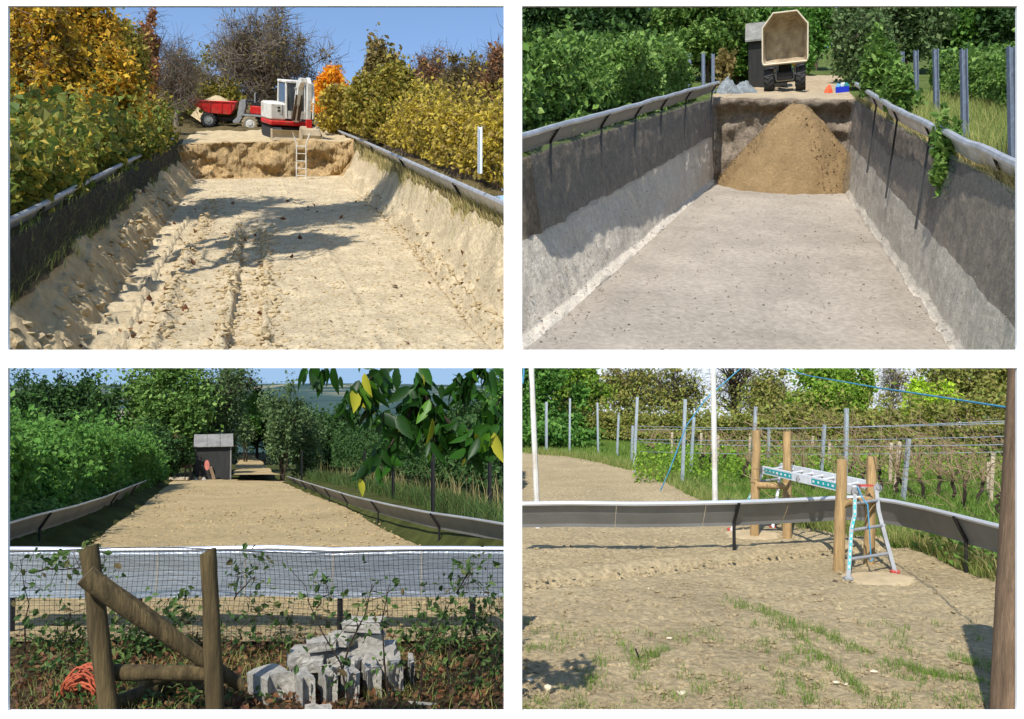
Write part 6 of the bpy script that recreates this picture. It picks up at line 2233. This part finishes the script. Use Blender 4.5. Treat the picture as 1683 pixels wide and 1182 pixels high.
st = [(1105, 711, 1104, 752), (1153, 712, 1152, 756), (1181, 716, 1180, 766), (1234, 712, 1230, 768), (1337, 717, 1333, 757), (1364, 727, 1363, 768), (1466, 728, 1463, 794), (1480, 726, 1471, 806), (1634, 746, 1628, 826), (1626, 760, 1624, 812)]
sk_ = ['pale stake beside the crossed steel post', 'pale stake beyond the blue rope', 'pale stake behind the middle white pole', 'pale stake by the rear timber frame', 'pale stake above the ladder platform', 'thin pale stake beside the bent steel post', 'pale stake left of the slanting pair past the ladder', 'pale stake leaning in the slanting pair past the ladder', 'tall grey stake close to the big weathered post', 'shorter grey stake close to the big weathered post']
sk_[6] = 'upright pale stake of the pair past the ladder'
for i, (x1, y1, x0, y0) in enumerate(st):
    a = G(x0, y0, Z4)
    b = a + np.array([(x1 - x0) / F * a[1], 0, (y0 - y1) / F * a[1]])
    pole('wooden_stake', sk_[i], a, b, .032, M_stake, cat='stake', group='wooden stakes of the vineyard', n=7)


def vine(lab, px, py, hpx, seed):
    a = G(px, py, Z4)
    d = a[1]
    h = hpx / F * d
    root = empty('grape_vine', lab, 'vine', 'bare vines of the vineyard', loc=a)
    mb = MB()
    lean_ = rng.normal() * .18
    pts = [np.array([lean_ * h * t + .02 * rng.normal(), .02 * rng.normal(), h * .55 * t]) for t in np.linspace(0, 1, 6)]
    mb.tube(pts, [.032, .026, .024, .026, .022, .030], 7)
    mb.build('trunk', M_barkd, root, smooth=True)
    head = pts[-1]
    for k in range(7):
        mb = MB()
        ang = rng.uniform(-1, 1)
        L_ = h * rng.uniform(.5, 1.0)
        e = head + np.array([math.sin(ang) * L_ * 1.1, rng.normal() * .2, abs(math.cos(ang)) * L_ * .8 + .05])
        m1 = (head + e) / 2 + rng.normal(size=3) * .08 + np.array([0, 0, .12])
        mb.tube([head, m1, e, e + np.array([rng.normal() * .12, 0, -.1])], [.009, .007, .005, .003], 4)
        mb.build('cane', L_twig, root)
    return root


vl = [(1063, 757, 45), (1086, 762, 48), (1106, 764, 48), (1148, 778, 55), (1168, 770, 50), (1186, 776, 52), (1208, 772, 50), (1216, 792, 60), (1322, 792, 60), (1300, 786, 55), (1340, 806, 60), (1380, 792, 60), (1449, 806, 62), (1500, 818, 66), (1520, 826, 70), (1545, 818, 64), (1572, 826, 70), (1588, 838, 76), (1604, 828, 66), (1560, 800, 55), (1470, 820, 64), (1640, 850, 74), (1417, 800, 60)]
pos = ['behind the weeds at the soil edge', 'second from the soil edge', 'beside the first pale stake', 'behind the blue rope', 'in front of the pale stake past the rope', 'behind the middle white pole', 'between white pole and rear timber frame', 'by the foot of the rear timber frame', 'under the ladder platform', 'behind the rear timber posts', 'between bent post and ladder', 'behind the tallest steel post', 'just past the front timber frame', 'beside the slanting steel post', 'past the slanting steel post', 'in the middle of the far row', 'in front of the middle of the row', 'leaning forward near the barrier', 'with a forked head near the big post', 'deep in the far row', 'between ladder and slanting post', 'closest to the big weathered post', 'hidden behind the ladder legs']
for i, (px, py, hp) in enumerate(vl):
    vine('bare dark grape vine ' + pos[i], px, py, hp, i)
for i, (y0, y1, dw) in enumerate(((706, 690, 16), (722, 716, 16), (742, 742, 16), (700, 694, 13), (726, 730, 13))):
    a, b = P(1040, y0, dw + 2), P(1700, y1, dw - 4)
    mb = MB()
    mb.tube([(b - a) * t + np.array([0, 0, -.05 * math.sin(math.pi * t)]) for t in np.linspace(0, 1, 12)], .006, 4)
    o = mb.build('vine_wire', M_galv, label=['upper far wire of the vineyard', 'middle far wire of the vineyard', 'lower far wire of the vineyard', 'upper near wire of the vineyard', 'lower near wire of the vineyard'][i], cat='wire')
    o.location = Vector(tuple(a))

# tangle of dry canes over the wires
n = 900
C0 = np.stack([rng.uniform(0, 1, n), rng.uniform(9.5, 17, n)], -1)
px_ = 1230 + C0[:, 0] * 450
X_ = (px_ - CX) / F * C0[:, 1]
zz = rng.uniform(.3, 1.15, n)
a_ = np.stack([X_, C0[:, 1], zz + Z4], -1)
dv = rng.normal(size=(n, 3)) * np.array([.28, .12, .26])
V = np.stack([a_, a_ + dv * .5 + rng.normal(size=(n, 3)) * .05, a_ + dv], 1)
w_ = np.array([0.0028, 0, .0028])
V2 = np.concatenate([V - w_, V + w_], 1)
k = np.arange(n)[:, None] * 6
q = np.concatenate([k + np.array([[0, 1, 4, 3]]), k + np.array([[1, 2, 5, 4]])], 1).reshape(-1, 4)
link('dry_canes', raw_mesh('dry_canes', V2.reshape(-1, 3), q, 4, L_twig), kind='stuff', label='tangle of dry vine canes hanging in the wires', cat='canes')


def treeD(name, label, px, d, ytop, wpx, n, ls, lm, bm, ch=.58, rzf=.44, **kw):
    b_ = np.array([(px - CX) / F * d, d, float(z4(px, d))])
    h = (prow(b_)[1] - ytop) / F * d
    rx = wpx / F * d
    kw.setdefault('tr', h * .018)
    return tree(name, label, b_, h, (ch, rx, rx * .8, h * rzf), n, ls, lm, bm, lim=LD, **kw)


treeD('hornbeam_tree', 'dense green tree against the white border', 880, 27, 575, 60, 15000, .10, L_mgreen, M_barkd, ch=.52, rzf=.5)
treeD('hornbeam_tree', 'green tree with yellowing twigs second from the white border', 945, 30, 585, 44, 9000, .10, L_spring, M_bark, ch=.54, rzf=.48, twigs=5, twig_r=.012, twig_len=.7)
treeD('hornbeam_tree', 'dark bush under the green trees by the soil edge', 900, 24, 690, 70, 9000, .09, L_mgreen, M_barkd, stems=4, ch=.5)
treeD('oak_tree', 'olive spring tree with open bronze crown', 1030, 33, 596, 58, 4500, .09, L_bronze, M_bark, twigs=7, twig_r=.009, twig_len=.9, nclump=55)
treeD('hazel_bush', 'dark green bush beneath the open bronze tree', 1010, 28, 690, 60, 8500, .09, L_dgreen, M_barkd, stems=4, ch=.5)
treeD('oak_tree', 'thin half-leafed tree left of the bare twisted tree', 1110, 34, 606, 44, 2200, .09, L_bronze, M_barkd, twigs=11, twig_r=.009, twig_len=1.0, nclump=50)
treeD('bare_tree', 'bare twisted tree standing against the white sky', 1205, 36, 575, 46, 250, .10, L_bronze, M_barkd, twigs=12, twig_r=.009, twig_len=1.1, nclump=46, tr=.22)
treeD('hazel_bush', 'bronze bush below the bare twisted tree', 1170, 30, 694, 76, 6500, .08, L_spring, M_barkd, stems=5, ch=.48)
treeD('oak_tree', 'bronze budding tree behind the rear timber frame', 1265, 30, 612, 40, 4200, .08, L_bronze, M_bark, twigs=7, twig_r=.009, twig_len=.8)
treeD('field_maple', 'bright green maple behind the ladder platform', 1345, 26, 612, 56, 12000, .09, L_spring, M_bark, ch=.54, rzf=.46)
treeD('field_maple', 'green maple top rising between two gaps of sky', 1400, 30, 592, 30, 5500, .09, L_spring, M_bark, ch=.56)
treeD('bare_tree', 'thin bare tree in the gap of sky beside the lime green bush', 1465, 34, 585, 32, 200, .1, L_bronze, M_barkg, twigs=13, twig_r=.009, twig_len=.9, nclump=40)
treeD('lime_bush', 'lime green bush glowing in front of the bronze wood', 1520, 25, 628, 36, 7000, .085, L_lime, M_bark, ch=.56, rzf=.42)
treeD('field_maple', 'yellow-green shrub between maple and lime green bush', 1450, 24, 664, 46, 8000, .08, L_spring, M_bark, stems=4, ch=.5)
treeD('oak_tree', 'large bronze oak filling the sky near the weathered post', 1590, 29, 570, 80, 12000, .08, L_bronze, M_bark, nclump=75, twigs=6, twig_r=.012, twig_len=.7)
treeD('oak_tree', 'bronze oak beyond the weathered post', 1672, 27, 585, 50, 9000, .09, L_bronze, M_bark)
pth = [np.array([(px - CX) / F * d, d, Z4]) for px, d in ((850, 29), (1000, 28), (1150, 25), (1290, 22), (1420, 20.5), (1560, 19.5), (1720, 19))]
hedge('bramble_hedge', 'long brown and green hedge closing off the vineyard', pth, 1.8, [.75, .75, .75, .9, 1.0, 1.1, 1.1], 52000, .065, L_bronze, M_coreg, lim=LD, seed=33, lumpscale=1.1, lump=.7, core=.5, spray=.45)
n = 16000
X_ = (rng.uniform(1040, 1720, n) - CX) / F
Y_ = rng.uniform(15, 21, n)
C = np.stack([X_ * Y_, Y_, Z4 + np.abs(rng.normal(size=n)) * .22], -1)
link('hedge_scrub', leaves_mesh('hedge_scrub', C, .04, L_spring), kind='stuff', label='green scrub leaves in front of the long hedge', cat='scrub')

# grass beyond the soil, weeds on the edge
n = 60000
Y_ = np.exp(rng.uniform(math.log(7), math.log(26), n))
X_ = (rng.uniform(850, 1710, n) - CX) / F * Y_
k_ = ~in_poly(X_ - .1, Y_ - .15, soil_poly)
C = np.stack([X_, Y_, z4(X_, Y_)], -1)[k_]
link('meadow_grass', grass_mesh('meadow_grass', C, .10, .006, L_grass, lean=.5), kind='stuff', label='green grass growing between the vines', cat='grass')
n = 9000
t = rng.uniform(0, 1, n)
sp_ = np.array(soil_poly[1:13])
f_ = np.linspace(0, 1, len(sp_))
X_ = np.interp(t, f_, sp_[:, 0]) + np.abs(rng.normal(size=n)) * .25
Y_ = np.interp(t, f_, sp_[:, 1]) + rng.normal(size=n) * .2
link('edge_weeds', grass_mesh('edge_weeds', cull(np.stack([X_, Y_, z4(X_, Y_)], -1), minx=850), .15, .0035, L_gdry, lean=.5), kind='stuff', label='rank weeds along the edge of the stony soil', cat='weeds')
n = 9000
X_, Y_ = rng.uniform(3.6, 5.6, n), rng.uniform(5.8, 8.9, n)
k_ = ~in_poly(X_, Y_, soil_poly)
link('bank_brush', grass_mesh('bank_brush', np.stack([X_, Y_, z4(X_, Y_)], -1)[k_], .24, .003, L_dry, lean=.6), kind='stuff', label='dry brushwood and grass under the barrier by the big post', cat='brush')
C = np.stack([X_, Y_, z4(X_, Y_) + rng.uniform(0, .3, n)], -1)[k_][::2]
link('bank_leaves', leaves_mesh('bank_leaves', C, .05, L_mgreen), kind='stuff', label='green leaves in the brushwood under the barrier', cat='leaves')

# seedling grass in drifts on the soil
gl = [((1215, 992), (1290, 1015), (1360, 1045), (1430, 1078)), ((1258, 1005), (1310, 1035), (1335, 1075), (1380, 1110), (1425, 1155)), ((1020, 1055), (1045, 1085), (1050, 1120)), ((1060, 1085), (1100, 1068)), ((1450, 1090), (1530, 1110), (1630, 1130)), ((860, 1070), (900, 1062)), ((1310, 1130), (1340, 1168)), ((960, 1140), (985, 1110)), ((1560, 1080), (1625, 1100)), ((1190, 980), (1215, 1000))]
pts = []
for ln in gl:
    for (x0, y0), (x1, y1) in zip(ln[:-1], ln[1:]):
        m_ = int(.9 * math.hypot(x1 - x0, y1 - y0))
        t = rng.random(m_)
        pts.append(np.stack([x0 + (x1 - x0) * t + rng.normal(size=m_) * 6, y0 + (y1 - y0) * t + rng.normal(size=m_) * 2.5], -1))
m_ = 2600
r_ = np.stack([rng.uniform(858, 1650, m_), rng.uniform(1020, 1175, m_)], -1)
keep_ = vn(r_[:, 0] / 28, r_[:, 1] / 16, 77) > .6
pts.append(r_[keep_])
pts = np.concatenate(pts)
C = np.array([G(x, y, Z4) for x, y in pts])
C[:, 2] = z4(C[:, 0], C[:, 1])
C = np.repeat(C, 3, 0) + rng.normal(size=(len(C) * 3, 3)) * np.array([.015, .015, 0])
link('seedling_grass', grass_mesh('seedling_grass', C, .045, .0018, L_grass, lean=.5), kind='stuff', label='young grass sprouting in lines on the stony soil', cat='grass')
# pebbles and stones
n = 9000
pxr = np.stack([rng.uniform(852, 1690, n), 1175 - 420 * rng.random(n) ** 1.3], -1)
C = np.array([G(x, y, Z4) for x, y in pxr])
k_ = in_poly(C[:, 0], C[:, 1], soil_poly)
C = C[k_]
C[:, 2] = z4(C[:, 0], C[:, 1])
link('gravel', rocks_mesh('gravel', C, rng.uniform(.004, .02, len(C)) * (.5 + rng.random(len(C))), M_soil4), kind='stuff', label='crumbs and small stones in the soil', cat='gravel')
M_stone = mat('pale_stone', lin(206, 192, 164), rough=.9, noise=(12, .15))
stl = ['pale stone at the lower edge near the white border', 'flat pale stone in the front of the plot', 'pale stone left of the black stick', 'small white stone beyond the black stick', 'pale stone at the bottom of the plot', 'pale stone among the grass lines', 'white pebble below the grass fork', 'brown stone in front of the ladder', 'dark lump on the furrow', 'small stone in the middle of the plot', 'pale stone beneath the weathered post', 'flat white stone in the front corner']
for i, (px, py, r) in enumerate(((870, 1118, .03), (900, 1132, .035), (951, 1045, .02), (1100, 1047, .022), (1122, 1144, .03), (1374, 1127, .02), (1392, 1130, .016), (1372, 956, .028), (868, 986, .022), (1066, 968, .018), (1436, 1108, .03), (1440, 1096, .02))):
    c = G(px, py, Z4)
    c[2] = float(z4(c[0], c[1])) + r * .2
    o = link('stone', rocks_mesh('stone', np.zeros((1, 3)), [r], M_stone if i not in (7, 8) else M_bark, flat=.55), label=stl[i], cat='stone', group='stones lying on the soil')
    o.location = Vector(tuple(c))
a = G(1050, 1085, Z4)
mb = MB()
mb.tube([(0, 0, 0), (-.005, 0, .03), (-.016, 0, .055), (-.02, 0, .07)], [.006, .006, .005, .006], 6)
o = mb.build('stick', M_dark, label='short black stick poking out of the young grass', cat='stick')
o.location = Vector(tuple(a))
# worn pale patches under the ladder feet
for i, (px, py, rx, ry) in enumerate(((1445, 950, .34, .30), (1238, 878, .34, .34))):
    c = G(px, py, Z4)
    c[2] = float(z4(c[0], c[1])) - .012
    mound('concrete_pad', mat('pale_footing', lin(182, 162, 126), rough=.95, noise=(6, .2), bump=.01, bscale=30), c, rx, ry, .035, UPZ, RA, np.array([0, 1.0, 0]), n=30, k=9, peak=5, rough=.05, seed=90 + i, label=['pale sandy footing under the front ladder legs', 'pale sandy footing under the rear ladder legs'][i], cat='footing')
